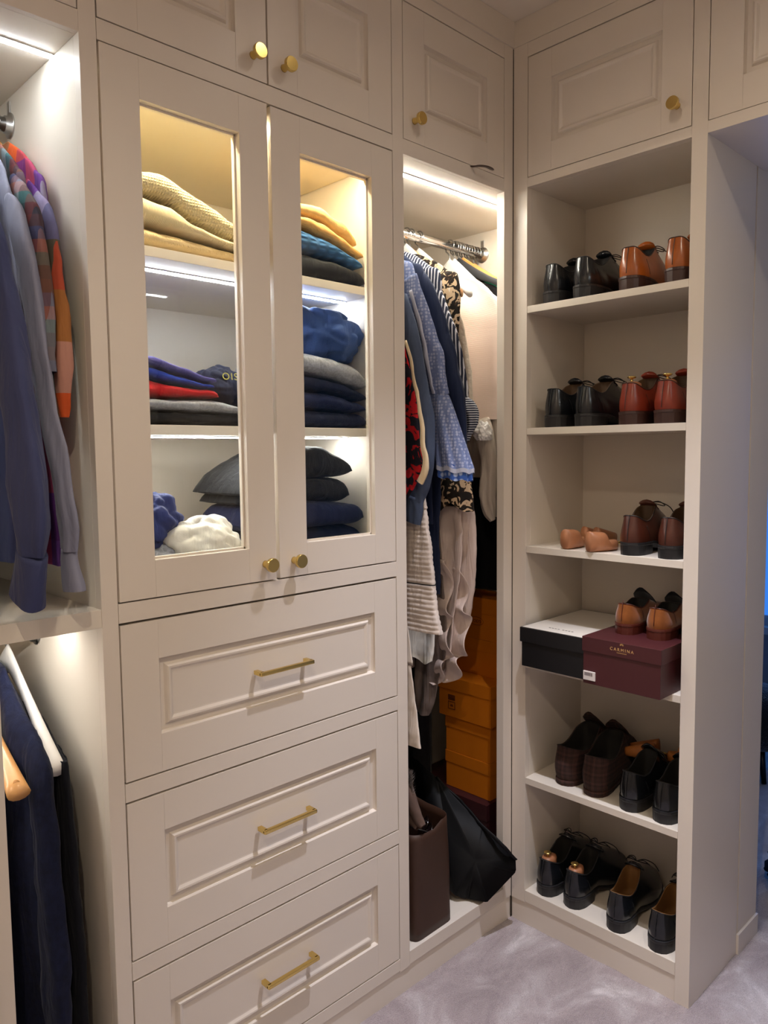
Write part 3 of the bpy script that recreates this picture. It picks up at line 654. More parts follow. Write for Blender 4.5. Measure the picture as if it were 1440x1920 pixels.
# --- right hand dark and printed tops
BW = blotch('print_black_white', '#e6e1da', ['#141414'], 46, .5, 5)
BLK = cloth('crepe_black', '#0d0d10')
for nm, lab, x, m, zt, zb in (('dress', 'long black dress filling the right end of the middle bay', .118, BLK, 1.87, .935), ('top', 'black and white printed top at the right end of the rail', .172, BW, 1.885, 1.3)):
    g = garment(nm, lab, nm, x); drape('body', [(zt, .20, .36, .006), (zt-.06, .115, .45, .014), (zt-.3, .08, .48, .02), ((zt+zb)/2, .06, .49, .022), (zb, .05, .50, .024)], x, m, g, g.location, 5, .006, x*50)
g = garment('top', 'white top with a green striped collar at the right end of the rail', 'top', .146)
drape('body', [(1.885, .19, .37, .005), (1.825, .11, .46, .010), (1.6, .09, .48, .012), (1.3, .08, .48, .014)], .146, stripes('stripe_mono', '#e8e8e4', '#1c1c20', 2, .05, .45), g, g.location, 5, .004, 3)
GRN = cloth('collar_green', '#1d8a62')
sleeve('collar', [(.135, .21, 1.895), (.128, .17, 1.868), (.126, .135, 1.84)], [.014, .014, .012], GRN, g, g.location, .8, .05, 3)
for x, m, lab in ((.104, VELVH, 'black strappy hanger behind the pale pink top'), (.124, WOODH, 'wooden hanger third from the right end of the rail'), (.148, WOODH, 'pale wooden hanger second from the right end of the rail'), (.176, WOODH, 'wooden hanger hooked nearest the right end of the rail')):
    hanger(lab, x, m, drop=.058+.004*(x*100 % 3), fall=.07)
HKM = mat('hook_steel', (.42, .42, .42), .25, metal=1)
for hi, x in enumerate((.092, .112, .134, .160, .190, .206)):
    vs, fs = loft(tube(smoothpath([(x, .28+.018*cos(a), 1.982+.018*sin(a)) for a in [math.radians(210-18*i) for i in range(14)]]+[(x, .285, 1.952), (x, .28, 1.925)], 30), .0020, 8))
    q = mesh('hanger_hook', vs, fs, HKM, None, True, (x, .28, 1.92)); q.location = (x, .28, 1.92); tag(q, ['leftmost', 'second', 'third', 'fourth', 'fifth', 'rightmost'][hi]+' of the six steel hooks crowded at the right end of the rail', 'hook', 'hooks crowded at the right end of the rail')
# --- quilted white dress
QW = cloth('quilt_white', '#d6c9be', rough=.85)
g = garment('dress', 'white quilted dress ribbed in horizontal channels with a thin black tie', 'dress', -.315); o = g.location
rows = outline([(790, 900), (800, 960), (808, 1020), (814, 1090), (820, 1140), (828, 1190)], -.335, .42, .014, .026, (1.86, .2, .36))
drape('body', rows, -.335, QW, g, o, 3, .006, 5, nr=170, ridge=(.0125, .0026))
tr = at(814, 1097, 0, -.335); rr = []
for dz in (-.0015, .0015):
    rr.append([(-.335+(.029)*math.copysign(abs(sin(q))**.8, sin(q))+.006*sin(3*cos(q)*1.7+5), (tr.y-.003+.42)/2+(.424-tr.y)/2*math.copysign(abs(cos(q))**.8, cos(q)), tr.z+dz) for q in [2*PI*j/64 for j in range(64)]])
vs, fs = loft(rr, False, False); mesh('tie', vs, fs, BLK, g, True, o)
# --- rose-white ruffled wrap dress
RW = cloth('crepe_rose_white', '#cdbab0', rough=.8)
g = garment('dress', 'rose-white wrap dress with a cascading ruffled hem above the orange boxes', 'dress', -.15); o = g.location
rows = outline([(886, 940), (889, 980), (890, 1040), (887, 1080), (882, 1120), (876, 1160)], -.15, .40, .016, .030)
drape('body', rows, -.15, RW, g, o, 4, .012, 21)
def cascade(name, pts, x, amp, m, par, org, wid=.05, nz=60):
    """long ruffle: an edge that snakes in and out as it falls"""
    P2 = smoothpath([tuple(at(a, b, 0, x)) for a, b in pts], nz); vs = []; na = 9
    for i, p in enumerate(P2):
        t = i/(nz-1)
        for j in range(na):
            s = j/(na-1); wv = sin(t*PI*2*4.3)*amp*s**1.2; wy = cos(t*PI*2*4.3)*amp*.5*s
            vs.append((p[0]-.012-wv, p[1]+wid*(1-s)*(1-.3*t)+wy, p[2]+.012*s*sin(t*19)))
    fs = [(i*na+j, i*na+j+1, (i+1)*na+j+1, (i+1)*na+j) for i in range(nz-1) for j in range(na-1)]
    o2 = mesh(name, vs, fs, m, par, True, org); sol = o2.modifiers.new('s', 'SOLIDIFY'); sol.thickness = .0012; return o2
cascade('ruffle', [(872, 1060), (878, 1110), (882, 1150), (884, 1200), (870, 1232), (866, 1262), (840, 1275)], -.165, .015, RW, g, o, .07)
cascade('ruffle', [(845, 1050), (850, 1110), (848, 1170), (850, 1220), (836, 1262), (822, 1280)], -.19, .014, RW, g, o, .06)
drape('front_panel', outline([(866, 950), (868, 1030), (862, 1100), (852, 1170), (848, 1225)], -.185, .22, .006, .010), -.185, RW, g, o, 4, .012, 31)
drape('lower_panel', outline([(860, 1130), (856, 1180), (850, 1230), (832, 1262)], -.168, .22, .010, .016), -.168, RW, g, o, 5, .014, 8, wav=.014)
# --- assorted long pieces low left
g = garment('dress', 'long dark navy dress edge beside the quilted dress', 'dress', -.232); o = g.location
drape('body', outline([(826, 900), (822, 1000), (824, 1060), (826, 1114)], -.232, .40, .01, .012, (1.5, .08, .46)), -.232, NV, g, o, 4, .004, 3)
g = garment('shirt', 'white shirt tail showing under the quilted dress', 'shirt', -.25); o = g.location
drape('body', outline([(812, 1120), (815, 1180), (816, 1215), (814, 1243)], -.25, .40, .01, .016, (1.3, .1, .44)), -.25, C_WHITE, g, o, 6, .008, 3, wav=.008)
GREYS = cloth('chiffon_taupe', '#6d605a')
g = garment('dress', 'taupe dress hem ending in a point above the dark floor', 'dress', -.2); o = g.location
drape('body', outline([(838, 1180), (832, 1240), (818, 1290), (812, 1320), (803, 1342)], -.2, .19, .008, .006, (1.2, .1, .4)), -.2, GREYS, g, o, 4, .006, 6)
g = garment('dress', 'long off-white dress falling close behind the left stile', 'dress', -.412); o = g.location
drape('body', outline([(764, 1180), (770, 1240), (777, 1310), (784, 1370), (788, 1404)], -.405, .42, .006, .012, (1.8, .2, .36)), -.405, WV, g, o, 3, .003, 6)
g = garment('coat', 'long black coat deep in the middle bay behind the dresses', 'coat', .02); o = g.location
drape('body', [(1.5, .22, .50, .02), (1.1, .22, .52, .04), (.72, .30, .53, .05), (.25, .32, .54, .07)], -.01, BLK, g, o, 5, .012, 6)
g = garment('coat', 'second long black coat near the back wall of the middle bay', 'coat', -.25); o = g.location
drape('body', [(1.5, .25, .50, .02), (1.0, .22, .54, .05), (.45, .24, .55, .07), (.22, .25, .55, .10)], -.23, BLK, g, o, 5, .012, 9)

# ================================================================ left bay shirts
GL1 = 'shirts in the left bay'
OXF = cloth('cotton_sky', '#84869a', rough=.7, st=.1); OXD = cloth('cotton_slate_blue', '#3a4064', rough=.75, st=.15)
PL1 = plaid('plaid_violet_orange', ['#5a3a8c', '#c8452a', '#7a2a5a', '#d4622a', '#2f6a4a', '#a8b0b8'], 1, 2, .22, .60, ['#7a4aa4', '#6a2f78', '#c2481c', '#b8401c', '#8a9a98', '#1f6a40', '#6e1f3a'])
PL2 = plaid('plaid_dark', ['#2c2636', '#6a2a2a', '#35565a', '#8a8a90', '#7d5a4a'], 1, 2, .10, .11, ['#1d1a26', '#2c5656', '#8a4c4c', '#3a3f68', '#4a2424'])
def lshirt(label, x, m, sh, slv, rad, cuff, mc=None, ncuff=True, xs=0.0, flat=.5, fold=.1):
    g = garment('shirt', label, 'shirt', x, .325, 1.90); o = g.location
    drape('body', sh, x, m, g, o, 5, .009, x*40)
    pts = [at(a, b, 0, x-.012+xs*i/len(slv)) for i, (a, b) in enumerate(slv)]
    sleeve('sleeve', pts, rad, m, g, o, flat, fold, 4, x*30)
    if ncuff: sleeve('cuff', [at(a, b, 0, x-.012+xs) for a, b in cuff[0]], cuff[1], m, g, o, flat+.05, .03, 4, x*30, m2=8)
    return g
rowsL = lambda x, f: [(1.945, .26, .39, .006), (1.915, .19+f*.6, .46, .010), (1.865, .125+f*.6, .50, .013), (1.80, .075+f*.7, .53, .014), (1.5, .075+f, .54, .015), (1.16, .08+f, .54, .016)]
g = lshirt('violet, orange and green plaid shirt nearest the side wall of the left bay', -1.216, PL1, rowsL(0, .03), [(50, 345), (68, 378), (84, 408), (97, 470), (102, 540), (110, 620), (116, 700), (118, 782)], [.010, .018, .024, .027, .029, .030, .027, .016], ([], []), ncuff=False)
g = lshirt('dark multicoloured plaid shirt tucked between the violet plaid and pale blue shirts', -1.243, PL2, rowsL(0, .035), [(22, 335), (38, 362), (56, 400), (66, 440), (76, 520), (86, 620), (92, 700)], [.010, .020, .026, .028, .028, .026, .022], ([], []), ncuff=False)
g = lshirt('pale blue-grey shirt with a long cuffed sleeve in front of the plaid ones', -1.272, OXF, [(1.925, .25, .40, .006), (1.88, .16, .48, .010), (1.83, .11, .51, .013), (1.75, .080, .53, .015), (1.4, .07, .54, .016), (1.2, .06, .54, .018)],
    [(14, 372), (26, 396), (41, 450), (56, 540), (72, 650), (92, 770), (112, 870), (126, 960), (130, 1030)], [.010, .022, .027, .028, .027, .026, .026, .025, .020], ([(131, 1028), (134, 1068), (137, 1108)], [.0205, .0245, .027]), fold=.16, xs=.03)
g = lshirt('slate blue shirt with a wide gathered cuff at the picture edge', -1.315, OXD, [(1.90, .25, .40, .006), (1.85, .16, .48, .010), (1.80, .11, .51, .013), (1.72, .085, .53, .015), (1.4, .07, .54, .016), (1.18, .07, .54, .018)],
    [(-30, 400), (-12, 440), (2, 520), (22, 650), (38, 790), (52, 900), (58, 980), (60, 1040)], [.012, .026, .034, .040, .043, .046, .046, .036], ([(60, 1036), (57, 1080), (52, 1122)], [.038, .040, .042]), fold=.14)
for x, m, lab in ((-1.216, WOODH, 'wooden hanger inside the violet plaid shirt'), (-1.243, WHITEH, 'pale hanger inside the dark plaid shirt'), (-1.272, WHITEH, 'pale hanger inside the pale blue-grey shirt'), (-1.315, WOODH, 'wooden hanger inside the slate blue shirt')):
    hanger(lab, x, m, .325, 2.000, .065, .17)
# lower left
JN = cloth('wool_deep_navy', '#10152e', scale=350, st=.7, var=(80, .3)); JK = cloth('wool_blackish', '#0b0d16', scale=350, st=.5)
g = garment('jumper', 'deep navy jumper hanging between white and wooden hangers in the lower left bay', 'sweater', -1.272, .315, .9); o = g.location
drape('body', [(.955, .25, .40, .01), (.91, .19, .46, .02), (.86, .12, .50, .026), (.80, .09, .53, .03), (.6, .08, .54, .04), (.2, .10, .54, .045)], -1.275, JN, g, o, 4, .012, 3)
sleeve('sleeve', [at(a, b, 0, -1.272) for a, b in [(52, 1385), (72, 1450), (84, 1560), (95, 1680), (105, 1820), (112, 1960)]], [.032, .036, .036, .034, .034, .03], JN, g, o, .6, .1, 4, 2)
g = garment('jumper', 'blackish cardigan draped under the tip of the white hanger', 'sweater', -1.228, .315, .9); o = g.location
drape('body', [(.86, .20, .46, .01), (.81, .10, .52, .014), (.78, .075, .54, .018), (.5, .045, .55, .022), (.15, .035, .55, .022)], -1.228, JK, g, o, 4, .006, 5)
hanger('white shaped hanger with a notched tip in the lower left bay', -1.246, WHITEH, .315, 1.0, .05, .228, .150, wide=.03)
h2 = hanger('light wooden hanger with a round trouser bar at the left edge', -1.318, mat('hanger_beech', C3('#d9a163'), .35, coat=.4, var=(10, .1)), .315, 1.0, .085, .245, .13, wide=.04)
vs, fs = loft(tube([(0, -.235, -.205), (0, .235, -.205)], .0065, 16, flatdir=(0, 0, 1))); mesh('trouser_bar', vs, fs, WOODH, h2, True)
g = garment('trousers', 'dark trousers behind the wooden hanger at the left edge', 'trousers', -1.32, .315, .8); o = g.location
drape('body', [(.79, .12, .5, .008), (.6, .11, .5, .012), (.15, .11, .5, .014)], -1.338, JN, g, o, 4, .005, 5)

# ================================================================ shoes
def shoe_meshes(h=1.0, rimf=.46, chunky=0.0, zt=.112, heelh=.024):
    """returns dict of (verts, faces): upper, lining, sole, heel, laces/tongue. heel at x=0, toe towards +x"""
    L = .288
    def hw(s):
        T = [(0, .0), (.012, .013), (.04, .0225), (.1, .0295), (.2, .0315), (.35, .030), (.5, .035), (.66, .0445), (.78, .043), (.88, .035), (.95, .024), (.985, .013), (1, 0)]
        for (a, b), (c, d) in zip(T, T[1:]):
            if s <= c: return b+(d-b)*(s-a)/(c-a)
        return 0
    def zs(s):  # top of sole
        if s < .28: return heelh+.008
        if s < .58:
            f = (s-.28)/.30; f = f*f*(3-2*f); return (heelh+.008)*(1-f)+.0115*f
        return .0115+.006*max(0, (s-.75)/.25)**2
    def cen(s): return .009*max(0, s-.35)**1*2.2*(1-.4*s)
    n = 64; out = []; rim = []; ang = [2*PI*j/n for j in range(n)]
    for a in ang:
        s = .5-.5*cos(a); sd = 1 if a < PI else -1
        s = .5-.5*math.copysign(abs(cos(a))**.9, cos(a)); out.append(Vector((L*s, cen(s)+sd*hw(s), zs(s))))
        rs = .5-.5*cos(a); rx = .007+rs*(L*rimf-.007); rw = (.0262+chunky*.005)*abs(sin(a))**.5
        rz = h*(.098-.017*sin(PI*min(1, rs*1.25))**1.2*1.0+ (zt-.098)*rs**2.5+.012*max(0, rs-.55))
        rim.append(Vector((rx, cen(rs*rimf)+sd*rw, rz)))
    rings = []; K = 14
    for k in range(K+1):
        u = k/K; r = []
        for j, a in enumerate(ang):
            p0, p3 = out[j], rim[j]; f = (1-cos(a))/2; dz = p3.z-p0.z; side = sin(a)
            nrm = Vector((-cos(a)*.6-.0, side, 0)); nrm.normalize()
            p1 = p0+Vector((0, 0, dz*.40*(1-f)+.034*f))+nrm*(.0050+chunky*.004)*(1-f**3)+Vector((.002*f, 0, 0))
            p2 = p3+Vector((-.003*(1-f), 0, -dz*.38*(1-f)))+Vector((.075*f**3, 0, -.026*f**3-.006*f*(1-f)))+nrm*.004*(1-abs(2*f-1))
            b = (1-u)**3*p0+3*(1-u)**2*u*p1+3*(1-u)*u*u*p2+u**3*p3; r.append(b)
        rings.append(r)
    D = {'upper': loft(rings, False, False)}
    # rolled top edge + lining
    c = Vector((.065, 0, 0)); lr = [rim]
    lr.append([p+Vector(((c.x-p.x)*.04, (c.y-p.y)*.06, .0015)) for p in rim])
    for sc, z in ((.12, None), (.16, .6), (.2, .25), (.22, 0)):
        lr.append([Vector((p.x+(c.x-p.x)*sc*.5, p.y*(1-sc*.7), (p.z-.002) if z is None else (.040+(p.z-.040)*z))) for p in rim])
    D['lining'] = loft(lr, False, True)
    w = 1.0; so = []
    for off, dz in ((.0005, -.0005), (.0032, -.0012), (.0036, -.006), (.002, -.0085)):
        so.append([out[j]+Vector((-cos(a)*off, sin(a)*off, dz)) for j, a in enumerate(ang)])
    D['sole'] = loft(so, True, True)
    he = []; ha = []
    for z, off in ((heelh+.0005, .0022), (heelh*.5, .0018), (.0, .001)):
        r = []
        for j in range(40):
            a = 2*PI*j/40; s = (.5-.5*cos(a)); sx = s*.27
            wd = hw(min(.27, sx)) if s < .93 else hw(.25)*(1-(s-.93)/.07*.25)
            wd = hw(sx)*(1 if s < .96 else .98)
            r.append(Vector((L*sx-cos(a)*off, cen(sx)+math.copysign(wd+off*abs(sin(a)), sin(a)) if abs(sin(a)) > 1e-6 else 0, z)))
        he.append(r)
    D['heel'] = loft(he, True, True)
    D['rim'] = rim; D['out'] = out; D['L'] = L; D['front'] = rim[n//2]
    return D
SHM = {}
def shoe(label, x, y, z, m, lining, solem, heelm, rz=0.0, kind='laced', mirror=False, tm=None, group=None, key='n', scale=1.05, kw=None, seam=None, rxy=(0, 0)):
    D = shoe_meshes(**(kw or {})); t = thing('shoe', (x, y, z), label, 'shoe', group, rz); t.scale = (scale, scale*(-1 if mirror else 1), scale)
    t.scale = (scale, scale, scale); my = -1 if mirror else 1
    def put(nm, vf, mt, par=t, sm=True):
        vs = [(v[0], v[1]*my, v[2]) for v in vf[0]]; return mesh(nm, vs, vf[1], mt, par, sm)
    up = put('upper', D['upper'], m); put('lining', D['lining'], lining); put('sole', D['sole'], solem, sm=False); put('heel', D['heel'], heelm, sm=False)
    f = D['front']; edge = seam or heelm
    # piping round the topline and a back strip
    rr = D['rim']+D['rim'][:1]; put('topline', loft(tube([Vector(p) for p in rr], .0013, 6), True, True), edge, up)
    put('heel_seam', loft(tube([Vector((-.0052, .0, .036)), Vector((-.0046, 0, .05)), Vector((-.001, 0, .07)), Vector((.0042, 0, .088)), Vector((.006, 0, .097*(kw or {}).get('h', 1)))], .0009, 6)), edge, up)
    for sd in (-1, 1):
        put('counter_seam', loft(tube(smoothpath([(.052, sd*.0345, .038), (.046, sd*.0335, .055), (.040, sd*.0295, .072)], 8), .0005, 5)), edge, up)
    if kind == 'laced':
        # facing wings, tongue and laces
        tg = []
        for i in range(7):
            s = i/6; c = Vector((f.x-.018+.075*s, f.y, f.z+.010-.046*s**1.1)); wd = .021-.003*s
            tg.append([c+Vector((0, wd*cos(q), .0045*sin(q)-.006*cos(q)**2)) for q in [2*PI*k/12 for k in range(12)]])
        put('tongue', loft(tg), m, t)
        lc = []
        for i in range(5):
            s = .12+i*.2; cx = f.x-.012+.070*s; cz = f.z+.0105-.048*s**1.1
            lc.append([(cx-.002, -.0215+f.y, cz-.0085), (cx, -.010+f.y, cz+.0015), (cx+.001, f.y, cz+.0035), (cx, .010+f.y, cz+.0015), (cx-.002, .0215+f.y, cz-.0085)])
        V, F = [], []
        for pth in lc:
            a, b = loft(tube(smoothpath(pth, 9), .0014, 6)); F += [tuple(i+len(V) for i in q) for q in b]; V += a
        for sd in (-1, 1):   # bow loops and ends
            p = Vector((f.x+.012, f.y, f.z+.005))
            for pth in ([p, p+Vector((.008, sd*.016, .003)), p+Vector((.012, sd*.030, -.006)), p+Vector((.020, sd*.022, -.009)), p], [p, p+Vector((.02, sd*.014, .0)), p+Vector((.035, sd*.034, -.012)), p+Vector((.04, sd*.045, -.03))]):
                a, b = loft(tube(smoothpath([tuple(q) for q in pth], 14), .0013, 6)); F += [tuple(i+len(V) for i in q) for q in b]; V += a
        put('laces', (V, F), edge, t)
    else:
        # loafer apron flap standing up over the instep
        tg = []
        hh = .030 if kind == 'slipper' else .020
        for i in range(9):
            s = i/8; c = Vector((f.x-.020+.070*s, f.y, f.z+hh*(1-s)**1.2-.026*s)); wd = (.030-.004*s)*(.55+.45*min(1, s*3)**.5)
            tg.append([c+Vector((0, wd*cos(q), .003*sin(q)-.010*cos(q)**2)) for q in [2*PI*k/14 for k in range(14)]])
        put('tongue', loft(tg), tm or m, t)
        if kind == 'loafer':
            st = []
            a, b = loft(tube(smoothpath([(f.x+.02, -.036, f.z-.045), (f.x+.012, -.026, f.z-.014), (f.x+.012, 0, f.z-.001), (f.x+.012, .026, f.z-.014), (f.x+.02, .036, f.z-.045)], 16), .007, 8, .3, flatdir=(0, 0, 1))); put('strap', (a, b), m, t)
    return t
LE = lambda n, h, r=.28, v=.15: mat(n, C3(h), r, spec=.5, coat=.25, var=(18, v), bump=(500, .05, .0004))
BK = LE('leather_black', '#14161a', .26, .1); TAN = LE('leather_tan', '#a8581e', .30, .25); COG = LE('leather_cognac', '#82301e', .3, .2); BRN = LE('leather_brown', '#4e261a', .32, .25)
SUE = mat('suede_tan', C3('#8c5228'), .95, sheen=.5, spec=.1, var=(22, .22), bump=(900, .4, .0008)); SOLEB = mat('sole_black', C3('#1b1a1c'), .5); SOLEN = mat('sole_brown', C3('#3a221c'), .45, bump=(300, .1, .0005)); SOLER = mat('sole_redbrown', C3('#54241a'), .35)
LIN = mat('lining_tan', C3('#7a5327'), .7); LIND = mat('lining_dark', C3('#17130f'), .8); LINB = mat('lining_brown', C3('#4a331c'), .7)
CHK = plaid('tweed_check', ['#32221d', '#3c2620', '#2a1d1a', '#4a302a'], 1, 2, .024, .022)
BLS = mat('suede_black', C3('#0e0d10'), .95, sheen=.3)
z1, z2, z3, z4, z5, z6 = ZS[0], ZS[1], ZS[2], ZS[3], ZS[4], .0985
shoe('black leather shoe leftmost on the top shoe shelf', .012, -.108, z1, BK, LIND, SOLEB, SOLEB, .0, 'laced')
shoe('black laced shoe between a black and a tan one on the top shelf', .004, -.206, z1, BK, LIND, SOLEB, SOLEB, .04, 'laced', True)
shoe('tan leather shoe with dark sole right of the black pair on the top shelf', .006, -.336, z1, TAN, LIND, SOLEN, SOLEN, .10, 'laced', scale=1.05)
shoe('tan leather shoe half hidden by the post on the top shelf', .006, -.452, z1, TAN, LIND, SOLEN, SOLEN, .02, 'laced', True, scale=1.05)
shoe('glossy black shoe leftmost on the second shelf', .008, -.118, z2, BK, LINB, SOLEB, SOLEB, .0, 'laced')
shoe('glossy black derby with loose laces on the second shelf', .006, -.212, z2, BK, LINB, SOLEB, SOLEB, .02, 'laced', True)
shoe('cognac red shoe next to the black derby on the second shelf', .006, -.338, z2, COG, LINB, SOLEN, SOLEN, .0, 'laced')
shoe('cognac red shoe beside the post on the second shelf', .006, -.432, z2, COG, LINB, SOLEN, SOLEN, .05, 'laced', True)
shoe('dark brown shoe beside the wooden shoe trees on the third shelf', .004, -.350, z3, BRN, LINB, SOLEB, SOLEB, .08, 'laced', scale=1.02)
shoe('dark brown shoe next to the post on the third shelf', .004, -.448, z3, BRN, LINB, SOLEB, SOLEB, .04, 'laced', True, scale=1.02)
shoe('brown checked fabric slipper in the left corner of the fifth shelf', .028, -.150, z5, CHK, LIND, CHK, CHK, .02, 'slipper', kw=dict(chunky=1.6, zt=.116, h=.98, heelh=.006, rimf=.54), scale=1.12)
shoe('brown checked fabric slipper beside the black shoes on the fifth shelf', .022, -.246, z5, CHK, LIND, CHK, CHK, .16, 'slipper', True, kw=dict(chunky=1.6, zt=.116, h=.98, heelh=.006, rimf=.54), scale=1.12)
shoe('black leather shoe left of the one by the post on the fifth shelf', .010, -.352, z5, BK, LIND, SOLEB, SOLEB, .0, 'loafer')
shoe('black leather shoe by the post on the fifth shelf', .010, -.444, z5, BK, LIND, SOLEB, SOLEB, .05, 'loafer', True)
shoe('black laced shoe with shoe tree in the left corner of the bottom shelf', .012, -.098, z6, BK, LIND, SOLEB, SOLEB, .0, 'laced')
shoe('black laced shoe with shoe tree, second on the bottom shelf', .014, -.186, z6, BK, LIND, SOLEB, SOLEB, .03, 'laced', True)
shoe('black shoe with open tan lining, third on the bottom shelf', .004, -.326, z6, BK, LIN, SOLEB, SOLEB, .10, 'laced')
shoe('black shoe with open tan lining against the post on the bottom shelf', .004, -.440, z6, BK, LIN, SOLEB, SOLEB, .02, 'laced', True)
# shoe trees
TREE = mat('cedar', C3('#a9704c'), .45, var=(14, .25), coat=.15); TREEO = mat('cedar_orange', C3('#a0602a'), .5, var=(14, .2))
def brass_knob(par, p, s=1.0, rot=0):
    rings = [[(p[0]+r*s*cos(a), p[1]+r*s*sin(a), p[2]+q*s) for a in [2*PI*k/20 for k in range(20)]] for q, r in ((0, .004), (.004, .003), (.008, .003), (.0095, .008), (.011, .0105), (.013, .0105), (.0145, .008), (.015, .001))]
    vs, fs = loft(rings); return mesh('knob', vs, fs, BRASS, par, True)
def inserted_tree(label, sx, sy, sz, rz=0, mt=TREE):
    t = thing('shoe_tree', (sx, sy, sz), label, 'shoe tree', None, rz); t.scale = (1.05, 1.05, 1.05)
    rings = []
    for zz, k in ((.050, .8), (.075, .9), (.092, .92), (.098, .85), (.101, .6)):
        rings.append([(.030+.022*k*cos(a)*(1 if cos(a) < 0 else 1.5), .0195*k*sin(a), zz) for a in [2*PI*j/28 for j in range(28)]])
    vs, fs = loft(rings); mesh('heel_block', vs, fs, mt, t, True); brass_knob(t, (.026, 0, .100)); return t
inserted_tree('shoe tree with brass knob inside the left cognac shoe', .006, -.338, z2, 0); inserted_tree('shoe tree with brass knob inside the right cognac shoe', .006, -.432, z2, .05)
inserted_tree('shoe tree with brass knob inside the corner black shoe at the bottom', .012, -.098, z6, 0); inserted_tree('shoe tree with brass knob inside the second black shoe at the bottom', .014, -.186, z6, .03)
def loose_tree(label, x, y, z, rz, mt=TREE, knobm=True, kk=1.0):
    """heel block lying low, notch, rod, spread toe halves"""
    t = thing('shoe_tree', (x, y, z), label, 'shoe tree', None, rz); rings = []
    for i in range(15):
        s = i/14; xx = .092*s; wd = .027*math.sin(PI*min(1, .12+s*.75)/1.0)**.6*(1-.15*s); top = .054*(1-.15*s) if s < .5 else .054*.925-.022*min(1, (s-.5)*9)
        if s == 0: wd *= .75
        rings.append([(xx+(.006 if abs(sin(q)) > .9 and i == 0 else 0), wd*math.copysign(abs(cos(q))**.75, cos(q)), max(.0005, top/2+top/2*math.copysign(abs(sin(q))**.8, sin(q)))) for q in [2*PI*j/24 for j in range(24)]])
    vs, fs = loft(rings); mesh('heel_block', vs, fs, mt, t, True)
    vs, fs = loft(tube([(.09, 0, .018), (.15, 0, .020)], .0035, 10)); mesh('spring_rod', vs, fs, BRASS, t, True)
    for sd in (-1, 1):
        rings = []
        for i in range(13):
            s = i/12; xx = .140+.115*s; wd = .019*math.sin(PI*(.15+.8*s))**.5; top = .050-.026*s
            rings.append([(xx, sd*.0185+wd*.92*cos(q), top/2+.0004+top/2*math.copysign(abs(sin(q))**.8, sin(q))) for q in [2*PI*j/20 for j in range(20)]])
        vs, fs = loft(rings); mesh('toe_half', vs, fs, mt, t, True)
    return t
loose_tree('wooden shoe tree on the left of the third shelf, rounded heel towards the front', .004, -.168, z3, .05)
loose_tree('wooden shoe tree with a notch beside the dark brown shoe on the third shelf', -.004, -.243, z3, -.30)
DKH = mat('dark_metal', (.03, .03, .03), .4, metal=1)
t = thing('shoe_horn', (.12, -.300, z3), 'small dark metal hook tool lying behind the shoe trees', 'shoe horn')
vs, fs = loft(tube(smoothpath([(-.05, -.01, .002), (.0, .0, .003), (.02, .004, .02), (.02, .004, .05)], 16), [.0016]*5+[.003]*4+[.006]*5+[.003]*2, 8)); mesh('shank', vs, fs, DKH, t, True)
tt = loose_tree('orange wooden shoe tree with brass knob at the back of the fifth shelf', .165, -.465, z5, 1.9, TREEO)
tt.rotation_euler = (0, .06, PI/2+.1); tt.location = (.205, -.440, z5+.088); tt.scale = (.70, 1, 1); brass_knob(tt, (.03, 0, .052), .9)
# suede pair on the burgundy box, and black suede pair behind
ZB = z4+.1205
SW = dict(kw=dict(zt=.086, h=.80, heelh=.020))
shoe('tan suede loafer on the burgundy box, left of its pair', .014, -.332, ZB, SUE, LIND, SOLER, SOLER, .06, 'slipper', tm=BLS, scale=1.0, **SW)
shoe('tan suede loafer on the burgundy box beside the post', .014, -.418, ZB, SUE, LIND, SOLER, SOLER, .08, 'slipper', True, tm=BLS, scale=1.0, **SW)
# ================================================================ boxes
def shoe_box(label, a, b, mbody, mlid, lidh=.032, ov=.0022, rz=0.0, cat='box', grp=None, piv=None):
    """a,b opposite corners of the lid footprint and heights; tray body + overhanging lid"""
    cx, cy = (a[0]+b[0])/2, (a[1]+b[1])/2
    t = thing('shoe_box', (cx, cy, a[2]), label, cat, grp, rz)
    q = lambda p, z, s: (p[0]-cx+s*ov*(1 if p[0] < cx else -1), p[1]-cy+s*ov*(1 if p[1] < cy else -1), z-a[2])
    def bx(nm, z0, z1, s, m): A, B = q(a, z0, s), q(b, z1, s); return box(nm, A, B, m, t, bev=.0009)
    bx('tray', a[2]+.0003, b[2]-lidh+.008, 1, mbody); l = bx('lid', b[2]-lidh, b[2], 0, mlid); return t, l
ORG = mat('card_orange', C3('#cf7413'), .45, spec=.4, var=(5, .06)); BUR = mat('card_burgundy', C3('#43161a'), .5, bump=(400, .1, .0005), var=(5, .08)); BURD = mat('card_burgundy_dark', C3('#3d171b'), .5)
BLKC = mat('card_black', C3('#100f12'), .5); WHT = mat('card_white', C3('#d9d2c8'), .5); GOLD = mat('print_gold', C3('#c49a5e'), .5); BRNP = mat('print_brown', C3('#4a1e0a'), .6); INK = mat('print_ink', C3('#2a1c14'), .6); STK = mat('sticker_white', C3('#d8d0cc'), .5)
# black box with white top
t, l = shoe_box('black shoe box with a white top panel jutting out over the fourth shelf', (-.046, -.2625, z4), (.272, -.060, z4+.108), BLKC, BLKC, .040, .004)
box('top_panel', (-.046+.006-t.location.x, -.2585-t.location.y, .108), (.272-.006-t.location.x, -.064-t.location.y, .1086), WHT, l, bev=0)
q = text_mesh('lettering', 'oooo oooo', .014, INK, l, (-.118, -.002, .1087), (0, 0, -PI/2), 1, 1.2); q.scale = (1, .6, 1)
